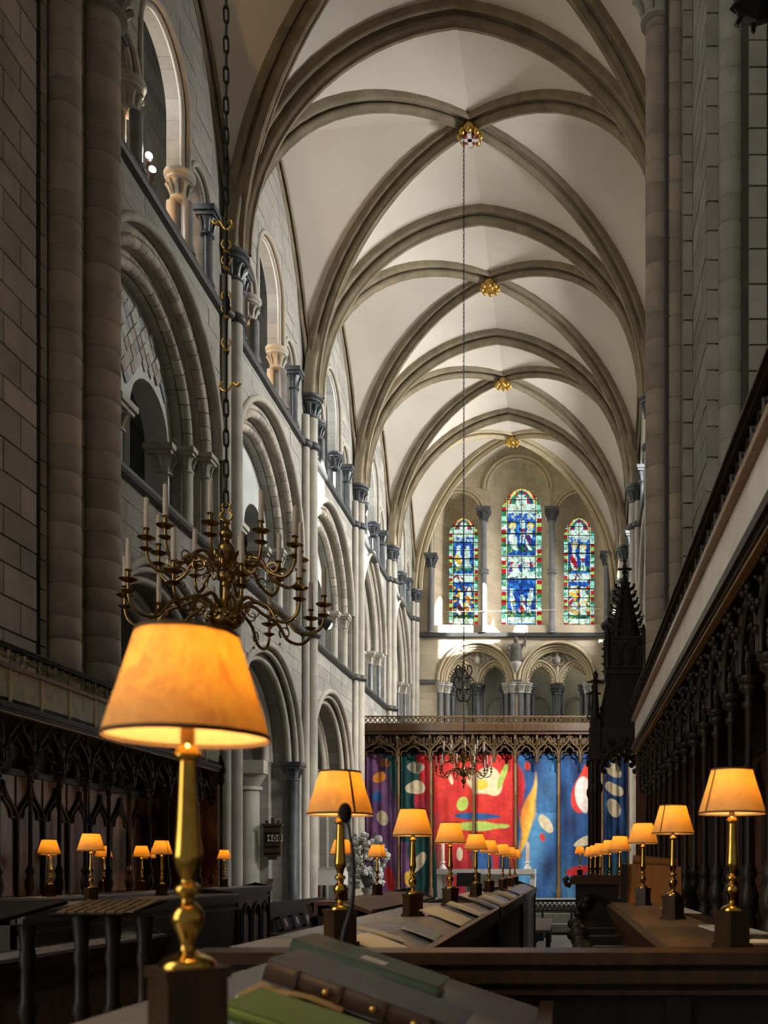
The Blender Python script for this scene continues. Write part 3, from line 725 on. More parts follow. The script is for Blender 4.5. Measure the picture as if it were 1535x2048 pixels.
for c, off, rad, sp, sill in BIG:
    for sg in (-1, 1):
        roll(mb, PE, (c+sg*0.72, 0.2, 0.42+0.2, 7.6, 5.0), 1.26, 0.05, 10, True)
build(mb, 'blind_arch_mould', M['arch'], END)
mb = MB(); mb.box(AX-HW, ex(874), YE-0.08, YE+0.02, 8.46, 8.60); mb.box(ex(1192), AX+HW, YE-0.08, YE+0.02, 8.46, 8.60); mb.box(ex(1025), ex(1042), YE-0.08, YE+0.02, 8.46, 8.60)
build(mb, 'abacus_course', M['marble'], END, False)

# ---------------------------------------------------------------- vault
CE = structure('ceiling', 'cream ribbed stone vault with gilded bosses', 'ceiling')
NV = 16
def half_T(side, y, rise=4.15, n=NV):
    R = (rise*rise+HS*HS)/(2*HS); off = R-HS; am = acos(off/R)
    return [Vector((AX+side*(R*cos(am*i/n)-off), y, CAPT+R*sin(am*i/n))) for i in range(n+1)]
def half_D(side, y, yc, rise=4.15, n=NV):
    return [Vector((AX+side*HS*cos(pi/2*i/n), y+(yc-y)*(1-cos(pi/2*i/n)), CAPT+rise*sin(pi/2*i/n))) for i in range(n+1)]
def half_W(side, y, yc, rise=3.85, n=NV):
    a = abs(yc-y); R = (rise*rise+a*a)/(2*a); off = R-a; am = math.atan2(rise, off) if R >= a else acos(off/R); sg = 1 if yc > y else -1
    return [Vector((AX+side*(HS+(HW-0.01-HS)*min(1, 3.0*i/n)), yc-sg*(R*cos(am*i/n)-off), CAPT+R*sin(am*i/n))) for i in range(n+1)]
def web(A, B, mat, name='web', bulge=0.10):
    mb = MB(); rows = []
    for i in range(NV+1):
        r = []
        for j in range(7):
            s = j/6; p = A[i].lerp(B[i], s); p = p+Vector((0, 0, bulge*4*s*(1-s)*(i/NV))); r.append(p)
        rows.append(r)
    mb.grid(rows); return build(mb, name, mat, CE, True, 1.2)
RIBP = [(0.12, -0.195), (0.0, -0.195), (-0.045, -0.19), (-0.075, -0.165), (-0.07, -0.135), (-0.03, -0.115), (0.02, -0.100), (-0.03, -0.075), (-0.06, -0.050), (-0.075, -0.075), (-0.12, -0.085), (-0.165, -0.065), (-0.185, -0.028), (-0.215, -0.022)]; RIBP = RIBP+[(a, -b) for a, b in RIBP[::-1]]
def rib(mb, pts, B, sc, cx, cy):
    N = []
    for i in range(len(pts)):
        t = (pts[min(i+1, len(pts)-1)]-pts[max(i-1, 0)]).normalized(); n = t.cross(B).normalized()
        if n.dot(pts[i]-Vector((cx, cy, CAPT-3))) < 0: n = -n
        N.append(n)
    mb.sweep(pts, N, B, [(a*sc, b*sc) for a, b in RIBP])
TR = [4.15, 4.15, 4.12, 4.18, 4.42, 5.75]; BR = [4.15, 4.20, 4.20, 4.30, 4.75]     # crown heights of the cross arches and bosses
for k in range(5):
    y0, y1 = S[k], S[k+1]; last = k == 4
    y1w = YE if last else y1; yc = (y0+y1)/2
    r0, r1 = TR[k], TR[k+1]; rb = BR[k]
    for side in (-1, 1):
        d0, d1 = half_D(side, y0, yc, rb), half_D(side, y1w, yc, rb)
        pm = M['plaster_stained'] if (k == 0 and side == 1) else M['plaster']
        web(half_T(side, y0, r0), d0, pm); web(half_T(side, y1w, r1), d1, pm)
        web(half_W(side, y0, yc, rb-0.3), d0, pm); web(half_W(side, y1w, yc, rb-0.3), d1, pm)
        for pts, yy in ((d0, y0), (d1, y1w)):
            B = Vector((yc-yy, side*HS, 0)).normalized(); B = Vector((-(0)+ (yc-yy)*0, 0, 0)) if False else Vector(((yc-yy), side*HS, 0)).normalized()
            mb = MB(); rib(mb, pts, B, 1.0, AX, yc); build(mb, 'diagonal_rib', M['rib'] if not last else M['arch_warm_lit'], CE)
        mb = MB()
        for yy in (y0, y1w): rib(mb, half_W(side, yy, yc, rb-0.3), Vector((1, 0, 0)), 0.62, AX, yc)
        build(mb, 'wall_rib', M['rib'], CE)
    mb = MB()
    for side in (-1, 1): rib(mb, half_T(side, y0, r0), Vector((0, 1, 0)), 1.25, AX, y0)
    build(mb, 'transverse_rib', M['rib'], CE)
    # gilded boss
    bs = empty('boss', (AX, yc, CAPT+rb-0.20), parent=CE); bs.scale = (0.80, 0.80, 0.9)
    g = MB(); g.lathe([(0.02, -0.12), (0.10, -0.13), (0.13, -0.08), (0.20, -0.10), (0.27, -0.04), (0.24, 0.10), (0.12, 0.18)], 16)
    for j in range(8 if k else 4):
        t = 2*pi*j/(8 if k else 4)+(pi/4 if k == 1 else 0); g.ball((0.25*cos(t), 0.25*sin(t), -0.08), 0.085, 8, 5)
    build(g, 'boss_foliage', M['gold'], bs)
    if k == 1:
        g = MB()
        for t in (0, pi/2): g.hexa([(0.22*cos(t)*a-0.05*sin(t)*b, 0.22*sin(t)*a+0.05*cos(t)*b, z) for z in (-0.17, -0.12) for a, b in ((-1, -1), (1, -1), (1, 1), (-1, 1))])
        build(g, 'boss_cross', M['bosswhite'], bs)
        g = MB()
        for j in range(4): t = pi/4+pi/2*j; g.ball((0.14*cos(t), 0.14*sin(t), -0.13), 0.06, 8, 4)
        build(g, 'boss_petal', M['bossred'], bs)
# roof closing the space above the vault, outside walls left open to the sky through the windows only
mb = MB(); mb.box(AX-HW-2.5, AX+HW+2.5, S[0], YE+2, 18.6, 18.8); build(mb, 'roof_deck', M['core'], CE, False)

# ---------------------------------------------------------------- crossing piers
def drums(parent, x, y, r, z0, z1, seed, mat, hm=0.30):
    rd = random.Random(seed); z = z0
    key = ('drum', r)
    if key not in _cache:
        mb = MB(); mb.lathe([(r-0.012, 0.0), (r, 0.010), (r, 0.290), (r-0.012, 0.30)], 20); _cache[key] = mb
    me = _cache[key].mesh('drum', mat)
    while z < z1-0.05:
        h = min(hm*rd.uniform(0.82, 1.22), z1-z)
        put('drum', me, parent, (x, y, z), (0, 0, rd.uniform(0, 6)), (1, 1, h/0.30)); z += h
def courses(parent, name, face, a0, a1, const, z0, z1, seed, mat, hm=0.30, lm=0.6, proud=0.03):
    """face '-y': blocks facing the camera between x=a0..a1 at y=const; '+x'/'-x': blocks facing the axis between y=a0..a1 at x=const"""
    rd = random.Random(seed); z = z0; row = 0
    while z < z1-0.05:
        h = min(hm*rd.uniform(0.85, 1.2), z1-z); L = a1-a0
        n = max(1, round(L/lm)); cuts = [a0+L*i/n for i in range(n+1)]
        if n > 1 and row % 2: cuts = [a0]+[a0+L*(i+0.5)/n for i in range(n)]+[a1]
        for p, q in zip(cuts, cuts[1:]):
            g = 0.004; mb = MB(); j = rd.uniform(0, 0.006); b = 0.006
            if face == '-y':
                mb.hexa([(p+g, const+0.1, z+g), (q-g, const+0.1, z+g), (q-g, const+0.1, z+h-g), (p+g, const+0.1, z+h-g), (p+g+b, const-j, z+g+b), (q-g-b, const-j, z+g+b), (q-g-b, const-j, z+h-g-b), (p+g+b, const-j, z+h-g-b)])
            else:
                s = 1 if face == '+x' else -1
                mb.hexa([(const-s*0.1, p+g, z+g), (const-s*0.1, q-g, z+g), (const-s*0.1, q-g, z+h-g), (const-s*0.1, p+g, z+h-g), (const+s*j, p+g+b, z+g+b), (const+s*j, q-g-b, z+g+b), (const+s*j, q-g-b, z+h-g-b), (const+s*j, p+g+b, z+h-g-b)])
            build(mb, name, mat, parent, False)
        z += h; row += 1
LP = structure('pier_left', 'brown stone crossing pier with two thick half columns above the left stalls', 'pier')
mb = MB(); mb.box(-8.0, -5.66, 6.4, 10.12, 0, 17); mb.box(-8.0, -5.62, 10.1, 11.75, 0, 17); mb.box(-5.70, -5.60, 10.72, 11.0, 0, 17); build(mb, 'core', M['core'], LP, False)
courses(LP, 'block', '+x', 6.45, 10.05, -5.60, 2.9, 12.6, 3, M['pier_brown'])
courses(LP, 'block', '+x', 10.66, 10.96, -5.56, 2.9, 12.0, 4, M['pier_brown'])
courses(LP, 'block', '-y', -5.78, -5.60, 10.16, 2.9, 12.6, 12, M['pier_brown'])
drums(LP, -5.50, 10.42, 0.168, 2.9, 12.0, 5, M['pier_brown']); drums(LP, -5.47, 11.18, 0.212, 2.9, ZCAP, 6, M['pier_brown'])
put('capital', capital_mesh(0.22, 0.62, False, 6, M['pier_grey']), LP, (-5.47, 11.18, ZCAP-0.02))
RP = structure('pier_right', 'tall grey crossing pier with stepped stone faces and half columns above the right stalls', 'pier')
mb = MB(); mb.box(1.15, 3.6, 11.0, 11.9, 0, 17); mb.box(1.40, 3.6, 10.9, 11.9, 0, 17); mb.box(1.50, 3.6, 9.92, 11, 0, 17); mb.box(1.80, 3.6, 9.75, 10.4, 0, 17); build(mb, 'core', M['core'], RP, False)
drums(RP, 1.085, 11.25, 0.150, 2.9, ZCAP, 7, M['pier']); drums(RP, 1.27, 11.08, 0.115, 2.9, 12.6, 8, M['pier'])
courses(RP, 'block', '-y', 1.33, 1.455, 10.88, 2.9, 12.4, 9, M['pier_grey'])
courses(RP, 'block', '-x', 9.88, 10.88, 1.45, 2.9, 12.4, 10, M['pier_grey'])
courses(RP, 'block', '-y', 1.45, 1.60, 9.87, 2.9, 11.6, 11, M['pier_grey'])
drums(RP, 1.705, 9.85, 0.132, 2.9, 11.6, 13, M['pier_grey'])
courses(RP, 'block', '-y', 1.86, 2.06, 9.72, 2.9, 11.4, 14, M['pier_grey']); courses(RP, 'block', '-y', 2.06, 2.6, 9.66, 2.9, 11.4, 15, M['pier_grey'])
put('capital', capital_mesh(0.16, 0.55, False, 6, M['pier_grey']), RP, (1.085, 11.25, ZCAP-0.05))
# crossing west of the choir: transept walls and tower floor that keep the daylight out overhead
CR = structure('wall_back', 'plain walls of the crossing behind the camera', 'wall')
mb = MB(); mb.box(7.0, 7.3, -9, 12.2, 0, 19); mb.box(-11.3, -11.0, -9, 12.2, 0, 19); mb.box(-11.3, 7.3, -9, 12.2, 19, 19.2)
mb.box(3.4, 7.3, 11.9, 12.2, 0, 19); mb.box(-11.3, -8.0, 11.9, 12.2, 0, 19); mb.box(-9, 5, 11.7, 12.0, 17.0, 19.0)
build(mb, 'crossing_masonry', M['wall_side'], CR, False)

# ================================================================ STAINED GLASS
def glass_colour(kind, u, v, asp):
    """u across 0..1, v up 0..1 of the light; leaded figures on blue under white canopies"""
    iu, iv = int(u*15+0.45*sin(v*asp*19)), int(v*asp*13+0.6*sin(u*17))
    rr = random.Random(iu*9176+iv*31337+kind*77); r = rr.random(); r2 = random.random()
    def pick(*c): return c[int(r*len(c)) % len(c)]
    white = (0.50, 0.68, 0.62); red = (0.36, 0.008, 0.02); blue = (0.010, 0.075, 0.42); green = (0.015, 0.22, 0.08); yel = (0.68, 0.42, 0.03); teal = (0.02, 0.22, 0.22); dark = (0.006, 0.02, 0.03); pur = (0.06, 0.015, 0.10); lime = (0.28, 0.55, 0.12)
    def out(c, k=1.0):
        f = (0.55+0.65*r)*(0.85+0.3*r2)*k; return tuple(q*f for q in c)
    if r2 > 0.965: return dark
    bw = 0.15
    if u < bw or u > 1-bw:
        if 0.12 < u < bw or 1-bw < u < 0.88: return out(pick((0.55, 0.62, 0.2), white))
        j = int(v*asp*9+(0.5 if u < 0.5 else 0)); h = (j*7919+int(u > 0.5)*31) % 7
        if kind != 0 and v > 0.90: return out(pick(blue, teal, green))
        return out((red, green, white, red, (0.15, 0.5, 0.36), lime, (0.3, 0.68, 0.62))[h])
    x = (u-0.5)/(1-2*bw)*2
    if v > 0.885:
        if abs((v-0.885)/0.115-(1-x*x)) < 0.13: return out((0.65, 0.58, 0.2))
        if (x/0.28)**2+((v-0.945)/0.013)**2 < 1 or (abs(x) < 0.42 and v < 0.935): return out(white, 1.2)
        return out(pick(blue, red, teal, green, red) if v < 0.99-0.1*x*x else red)
    def band(a, b): return a < v < b
    if band(0.815, 0.885) or band(0.005, 0.055): return out(white if r > 0.2 else pick((0.5, 0.6, 0.4), (0.4, 0.55, 0.5)), 1.15)
    def figure(cx, y0, y1, w, robe, halo=True, bare=False):
        t = (v-y0)/(y1-y0)
        if not 0 < t < 1.1: return None
        lean = 0.10*sin(t*3+cx*7); dx = (x-cx-lean)/w
        if t > 0.84:
            if (dx/0.62)**2+((t-0.93)/0.085)**2 < 1: return white
            if halo and (dx/1.05)**2+((t-0.94)/0.14)**2 < 1: return yel
            return None
        wd = (0.95 if t > 0.55 else (0.75 if bare else 1.1+0.3*(0.5-t)))*(0.85+0.2*sin(t*9+cx*4))
        if bare and t < 0.42 and abs(dx) < 0.16: return None
        if abs(dx) < wd:
            if bare and 0.40 < t < 0.52: return robe
            if bare: return white
            return robe if (t < 0.62 and sin(t*11+cx*5+dx*2) > -0.35) else white
        return None
    figs = {0: [(0.0, 0.60, 0.80, 0.23, red, False, True), (-0.55, 0.545, 0.735, 0.25, (0.65, 0.80, 0.74), True, False), (0.58, 0.545, 0.735, 0.23, pur, True, False),
                (-0.62, 0.08, 0.265, 0.22, (0.45, 0.45, 0.15), False, True), (0.62, 0.08, 0.265, 0.22, (0.45, 0.45, 0.15), False, True), (0.0, 0.09, 0.22, 0.20, red, False, False)],
            1: [(-0.45, 0.53, 0.74, 0.33, yel, False, False), (0.45, 0.53, 0.74, 0.30, white, False, False), (-0.25, 0.10, 0.30, 0.30, (0.08, 0.015, 0.03), False, False), (0.55, 0.14, 0.34, 0.26, (0.58, 0.18, 0.01), False, False)],
            2: [(-0.42, 0.51, 0.76, 0.28, red, True, False), (0.42, 0.50, 0.74, 0.30, red, True, True), (-0.45, 0.24, 0.36, 0.3, yel, False, False), (0.45, 0.22, 0.35, 0.3, white, False, False), (-0.4, 0.08, 0.21, 0.45, (0.42, 0.3, 0.08), False, False), (0.45, 0.08, 0.21, 0.28, white, True, False)]}[kind]
    if kind == 0 and band(0.385, 0.505):
        for cx in (-0.45, 0.4):
            if abs(x-cx) < 0.17 and v < 0.45 or (x-cx)**2/0.03+((v-0.465)/0.014)**2 < 1: return out(white, 1.2)
        return out(pick(red, white, teal, blue, white, red) if v < 0.46 else pick(white, white, (0.5, 0.68, 0.55)))
    if kind == 0 and band(0.33, 0.385): return out(white if r > 0.15 else (0.15, 0.22, 0.22), 1.1)
    if kind and band(0.40, 0.475): return out(white if r > 0.15 else pick((0.25, 0.03, 0.03), (0.1, 0.15, 0.2)), 1.15)
    if band(0.775, 0.815): return out(pick(white, white, blue))
    for f in figs:
        c = figure(*f)
        if c: return out(c, 1.15)
    for y in (0.075, 0.525 if kind else 0.56):
        if abs(v-y) < 0.022+0.008*sin(x*5): return out(pick(green, teal, dark, (0.2, 0.3, 0.05)))
    if kind == 2 and v < 0.36: return out(pick(blue, green, yel, red, white))
    if kind == 1 and v < 0.36 and r > 0.6: return out(pick(green, teal, dark, yel))
    return out(pick(blue, blue, (0.015, 0.13, 0.6), (0.006, 0.03, 0.2), (0.02, 0.2, 0.5)))
for i, (o, A, nm) in enumerate(zip(LAN, OPS, ('left', 'tall middle', 'right'))):
    kind = (1, 0, 2)[i]
    R = o[4]*1.25; off = R-o[4]; inner = (o[3], off, R, o[6]-sqrt(R*R-off*off), ez(1236))
    wn[0] += 1
    w = structure('window_%d' % wn[0], '%s stained glass lancet of the three in the east wall' % nm, 'window')
    cx, hw = o[3], o[4]; zb, zt = inner[4], o[6]; H = zt-zb; nc, nr = 4, max(10, round(H/(2*hw/4*1.15)))
    sub = 11; yg = YE+0.95
    for r_ in range(nr):
        for c_ in range(nc):
            g = MB(); x0 = cx-hw+2*hw*c_/nc; z0 = zb+H*r_/nr; dx = 2*hw/nc/sub; dz = H/nr/sub
            for a in range(sub):
                for b in range(sub):
                    xm, zm = x0+(a+0.5)*dx, z0+(b+0.5)*dz
                    if zm > arch_top(max(cx-hw+0.001, min(cx+hw-0.001, xm)), inner): continue
                    y = yg+(0.004 if (a+b) % 2 else 0)
                    g.poly([(x0+a*dx, yg, z0+b*dz), (x0+(a+1)*dx, yg, z0+b*dz), (x0+(a+1)*dx, yg, z0+(b+1)*dz), (x0+a*dx, yg, z0+(b+1)*dz)])
                    col = glass_colour(kind, (xm-cx+hw)/(2*hw), (zm-zb)/H, H/(2*hw))
                    g.tint.append(col)
            if g.f: build(g, 'pane', M['glass'], w, False)
    g = MB()
    for r_ in range(1, nr):
        z = zb+H*r_/nr; k_ = hw
        if z > inner[3]: k_ = max(0.05, sqrt(max(0, R*R-(z-inner[3])**2))-off)
        t = 0.022 if r_ % 4 == 0 else 0.011
        g.box(cx-k_, cx+k_, yg-0.03, yg-0.005, z-t, z+t)
    for f_ in (0.15, 0.5, 0.85):
        x = cx-hw+2*hw*f_; g.box(x-0.012, x+0.012, yg-0.025, yg-0.005, zb, arch_top(x, inner))
    build(g, 'leading', M['lead'], w, False)
mb = MB(); mb.bar((ex(872), YE-0.20, ez(1227)), (ex(1200), YE-0.20, ez(1221)), 0.015, 5)
o = build(mb, 'tie_rod', M['rope']); tag(o, 'thin pale tie rod crossing low in front of the east windows', 'rod')

# ================================================================ REREDOS, TAPESTRY, ALTAR
YR = 26.85; KR = 1900.0/YR
def rx(px): return (px-1132.0)/KR
def rz(py): return EYE+(1738.0-py)/KR
ZF = 0.58
rer = thing('reredos', 'carved brown oak altar screen with a pierced cresting and canopies above the hangings', 'screen', (rx(988), YR, ZF))
ro = Vector((rx(988), YR, ZF))
def rbuild(mb, name, mat, parent=None, smooth=False):
    mb.v = [(p[0]-ro.x, p[1]-ro.y, p[2]-ro.z) for p in mb.v]; return build(mb, name, mat, parent or rer, smooth)
POST = [728, 797, 862, 947, 1031, 1117, 1203, 1258]
X0, X1 = rx(718), rx(1262)
mb = MB(); mb.box(X0, X1, YR+0.16, YR+0.30, ZF, rz(1460)); rbuild(mb, 'back_board', M['oak'])
mb = MB(); mb.box(X0, X1, YR-0.42, YR+0.3, rz(1466), rz(1452)); mb.box(X0, X1, YR-0.36, YR+0.3, rz(1472), rz(1466)); rbuild(mb, 'cornice', M['oak_rail'])
mb = MB(); n = 58
for i in range(n):
    xa = X0+(X1-X0)*i/n; xb = X0+(X1-X0)*(i+1)/n; xm = (xa+xb)/2; zm = (rz(1452)+rz(1437))/2; h = (rz(1437)-rz(1452))/2*0.9
    for p, q in (((xa, zm), (xm, zm+h)), ((xm, zm+h), (xb, zm)), ((xb, zm), (xm, zm-h)), ((xm, zm-h), (xa, zm))):
        mb.bar((p[0], YR-0.38, p[1]), (q[0], YR-0.38, q[1]), 0.016, 4, cap=False)
mb.box(X0, X1, YR-0.40, YR-0.36, rz(1438.5), rz(1436)); mb.box(X0, X1, YR-0.40, YR-0.36, rz(1452), rz(1450))
rbuild(mb, 'cresting', M['oak_mid'])['kind'] = 'stuff'
for px in POST:
    mb = MB(); x = rx(px)
    mb.lathe([(0.07, 0), (0.07, 0.25), (0.045, 0.32), (0.042, 1.5), (0.055, 1.53), (0.042, 1.56), (0.042, 2.9), (0.055, 2.93), (0.042, 2.97), (0.042, rz(1452)-ZF)], 8, (x, YR-0.08, ZF))
    rbuild(mb, 'post', M['oak_fillet'], None, True)
ztop, zbot = rz(1470), rz(1510)
units = []
for a, b in zip(POST, POST[1:]):
    k = 1 if b-a < 75 and a < 860 else 2
    for j in range(k): units.append((a+(b-a)*j/k, a+(b-a)*(j+1)/k))
for a, b in units:
    xa, xb = rx(a)+0.03, rx(b)-0.03; xm = (xa+xb)/2; w = (xb-xa)/2; H = ztop-zbot; y = YR-0.30
    can = empty('canopy', (xm-ro.x, YR-ro.y, zbot-ro.z), parent=rer)
    mb = MB()                                      # cusped and gabled front
    for s in (-1, 1):
        L = [(s*w, 0.0), (s*w*0.98, H*0.18), (s*w*0.72, H*0.36), (s*w*0.35, H*0.50), (s*w*0.08, H*0.72), (0, H*0.95)]
        mb.tube([(p, -0.30, q) for p, q in L], 0.030, 5, sm=3)
        for p, q in L[1:-1]: mb.ball((p+s*0.04, -0.32, q+0.05), 0.038, 6, 4)
        L = [(s*w*0.85, -0.06), (s*w*0.75, H*0.12), (s*w*0.40, H*0.14), (s*w*0.36, H*0.26), (0, H*0.38)]
        mb.tube([(p, -0.27, q) for p, q in L], 0.026, 5)
    mb.ball((0, -0.32, H*1.0), 0.05, 6, 4)
    build(mb, 'gable_arch', M['oak_mid'], can)
    mb = MB()
    for j in range(7):
        p = -w+2*w*j/6; z0 = H*(0.18+0.42*(1-abs(p)/w))
        mb.box(p-0.016, p+0.016, -0.22, -0.17, z0, H)
        if j < 6: mb.tube([(p+0.02, -0.20, H*0.86), (p+w/6, -0.20, H*0.97), (p+w/3-0.02, -0.20, H*0.86)], 0.012, 4)
    mb.box(-w, w, -0.16, -0.14, H*0.42, H)
    build(mb, 'tracery_panel', M['oak_mid'], can, False)
    mb = MB(); mb.lathe([(0.04, -0.25), (0.05, -0.1), (0.032, 0), (0.032, H*0.7), (0.05, H*0.72), (0.008, H*1.15)], 6, (w+0.03, -0.30, 0))
    build(mb, 'pinnacle', M['oak_mid'], can)
def ell(u, v, cu, cv, ru, rv, a=0.0):
    du, dv = u-cu, (v-cv)*4.4; c, s = cos(a), sin(a); x, y = (c*du+s*dv)/ru, (-s*du+c*dv)/(rv*4.4); return x*x+y*y
def wob(u, v, k=0): return 0.05*sin(9*u+13*v+k)+0.04*sin(23*v-7*u+2*k)
PURP, MAUVE, GREEN, RED, RED2, BLUE, NAVY, SKY, LIME, CREAM, ORNG, YELL, BLK = (0.085, 0.030, 0.105), (0.19, 0.08, 0.20), (0.008, 0.075, 0.065), (0.48, 0.016, 0.018), (0.62, 0.042, 0.028), (0.020, 0.09, 0.27), (0.010, 0.025, 0.085), (0.10, 0.33, 0.60), (0.38, 0.50, 0.10), (0.62, 0.53, 0.36), (0.62, 0.22, 0.03), (0.80, 0.50, 0.06), (0.012, 0.010, 0.014)
def lerp3(a, b, t): t = max(0, min(1, t)); return tuple(x+(y-x)*t for x, y in zip(a, b))
def cloth(i, u, v):
    """loose abstract colour fields with a few soft patches"""
    w = wob(u, v, i)
    if i == 0:
        c = lerp3(PURP, MAUVE, 0.5+4*w); c = lerp3(c, GREEN, (u-0.75)*5+(v-0.75)*6)
        spots = ((0.42, 0.84, 0.20, 0.038, ORNG, 0.3), (0.60, 0.94, 0.20, 0.026, (0.3, 0.12, 0.06), 0), (0.36, 0.71, 0.17, 0.036, BLUE, 0.4), (0.55, 0.56, 0.18, 0.05, CREAM, 0.5), (0.75, 0.14, 0.14, 0.10, RED, 0.2))
    elif i == 1:
        c = lerp3(GREEN, (0.004, 0.04, 0.05), 0.5+4*w)
        if u+w > 0.55+0.9*max(0, 0.62-v) and v > 0.5: c = lerp3(RED, PURP, (0.75-v)*3)
        if v < 0.4: c = lerp3(c, MAUVE, (0.45-u-2*w)*5)
        spots = ((0.5, 0.91, 0.32, 0.036, (0.33, 0.31, 0.24), 0), (0.52, 0.77, 0.34, 0.045, CREAM, 0), (0.6, 0.25, 0.16, 0.09, CREAM, -0.7), (0.3, 0.14, 0.16, 0.05, YELL, 0.3))
    elif i in (2, 3):
        U = u+(i-2); c = lerp3(RED, RED2, 0.5+5*w); c = lerp3(c, (0.30, 0.015, 0.03), (0.42-v)*3)
        c = lerp3(c, GREEN, (0.30-U-w)*4*(0.7-v)*2) if U < 0.35 and v < 0.6 else c
        spots = ((1.15, 0.505, 0.62, 0.030, LIME, 0.02), (1.05, 0.575, 0.60, 0.020, BLUE, -0.03), (1.2, 0.26, 0.22, 0.11, BLUE, 0.2), (1.78, 0.22, 0.16, 0.15, NAVY, 0.1), (1.30, 0.81, 0.44, 0.095, (0.70, 0.58, 0.36), 0.12), (1.15, 0.79, 0.16, 0.035, YELL, 0.3), (1.70, 0.85, 0.09, 0.09, LIME, -0.3), (0.75, 0.66, 0.14, 0.05, LIME, -0.4), (0.45, 0.83, 0.05, 0.035, CREAM, 0.2), (0.68, 0.32, 0.08, 0.045, CREAM, 0))
        u = U
    elif i == 4:
        c = lerp3(BLUE, NAVY, 0.5+6*w); c = lerp3(c, SKY, (sin(5*u-6*v+2)*0.5+0.5)*(1 if 0.05 < v < 0.6 else 0.35)*0.75)
        c = lerp3(c, RED, (0.26-u-0.9*abs(v-0.78)+w)*9) if v > 0.5 else c
        e = u-(0.08+0.75*max(0, v-0.35))
        if 0.30 < v < 0.88: c = lerp3(c, lerp3(ORNG, YELL, 0.5+5*e), (0.22*(1-abs(v-0.57)/0.36)-abs(e+w*0.6))*14)
        spots = ((0.72, 0.52, 0.14, 0.06, CREAM, 0.5), (0.25, 0.92, 0.07, 0.03, RED2, 0), (0.62, 0.43, 0.07, 0.03, RED2, 0.2))
    elif i == 5:
        c = lerp3(BLUE, NAVY, 0.5+6*w); c = lerp3(c, SKY, (0.35-v)*2.2*(0.5+0.5*sin(8*u+5*v)))
        spots = ((0.60, 0.77, 0.26, 0.17, RED2, -0.2), (0.58, 0.73, 0.19, 0.13, (0.72, 0.62, 0.58), 0.1), (0.60, 0.40, 0.28, 0.03, CREAM, 0.5), (0.45, 0.20, 0.36, 0.03, RED, 0.25))
    else:
        c = lerp3(NAVY, BLUE, 0.4+6*w); c = lerp3(c, GREEN, (0.36-v)*4)
        spots = ((0.42, 0.89, 0.34, 0.045, CREAM, -0.5), (0.45, 0.76, 0.34, 0.042, CREAM, -0.4), (0.45, 0.63, 0.36, 0.05, CREAM, -0.6), (0.55, 0.10, 0.25, 0.05, (0.45, 0.48, 0.5), 0))
    for cu, cv, ru, rv, k, a in spots:
        q = ell(u, v, cu, cv, ru, rv, a)+w*4
        if q < 1.15: c = lerp3(c, k, (1.15-q)*5)
    return c
TL = ['purple tapestry strip with orange and pale blots at the far left of the altar screen', 'dark green tapestry strip turning red towards the top with pale ovals', 'scarlet tapestry strip hanging behind the far chandelier', 'scarlet tapestry strip with a big pale yellow patch', 'blue tapestry strip with an orange and yellow sweep', 'blue tapestry strip with a white and red blot beside the throne post', 'navy tapestry strip with pale ovals seen through the throne arch']
for i, (a, b) in enumerate(zip(POST, POST[1:])):
    xa, xb = rx(a)+0.05, rx(b)-0.05; z0, z1 = rz(1800), rz(1508); g = MB(); nu, nv = 72, 290
    cl = [[(xa+(xb-xa)*p/nu, YR+0.05+0.022*sin(p*0.30+i)+0.012*sin(q*0.07+p*0.11), z0+(z1-z0)*q/nv) for p in range(nu+1)] for q in range(nv+1)]
    g.grid(cl)
    for q in range(nv+1):
        for p in range(nu+1): g.tint.append(cloth(i, p/nu, q/nv))
    o = build(g, 'tapestry', M['textile']); tag(o, TL[i], 'tapestry', 'tapestry strips hung on the altar screen')
# altar with two candles
YA = 24.6; KA = 1900/YA
def axx(px): return (px-1132)/KA
at = thing('altar', 'white stone altar table before the red and blue tapestries', 'altar', (axx(974), YA, ZF))
W_ = (axx(1071)-axx(878))/2; ZA = EYE-ZF
mb = MB(); mb.box(-W_, W_, -0.5, 0.5, ZA-0.13, ZA); mb.box(-W_+0.03, W_-0.03, -0.47, 0.47, ZA-0.16, ZA-0.13); build(mb, 'mensa', M['linen'], at, False)
for s in (-1, 1):
    mb = MB(); mb.hexa([(s*(W_-0.10)-0.08, -0.45, 0), (s*(W_-0.10)+0.08, -0.45, 0), (s*(W_-0.10)+0.08, 0.45, 0), (s*(W_-0.10)-0.08, 0.45, 0), (s*(W_-0.06)-0.06, -0.45, ZA-0.16), (s*(W_-0.06)+0.06, -0.45, ZA-0.16), (s*(W_-0.06)+0.06, 0.45, ZA-0.16), (s*(W_-0.06)-0.06, 0.45, ZA-0.16)])
    build(mb, 'leg', M['linen'], at, False)
mb = MB(); mb.box(-W_*0.45, W_*0.42, 0.0, 0.3, 0, ZA-0.16); build(mb, 'pillar_block', M['linen'], at, False)
for px, lb in ((886, 'pale altar candle on a glass holder at the left end of the altar'), (1055, 'peach altar candle on a glass holder at the right end of the altar')):
    c = thing('altar_candle', lb, 'candle', (axx(px), YA-0.1, EYE), 0, 'altar candles')
    mb = MB(); mb.lathe([(0.10, 0), (0.10, 0.02), (0.05, 0.10), (0.035, 0.14), (0.07, 0.16), (0.07, 0.18), (0.05, 0.20)], 12); build(mb, 'holder', M['linen'], c)
    mb = MB(); mb.lathe([(0.045, 0.19), (0.045, 0.66), (0.03, 0.68), (0.004, 0.685), (0.004, 0.71)], 12); build(mb, 'wax', M['candle_pale'], c)
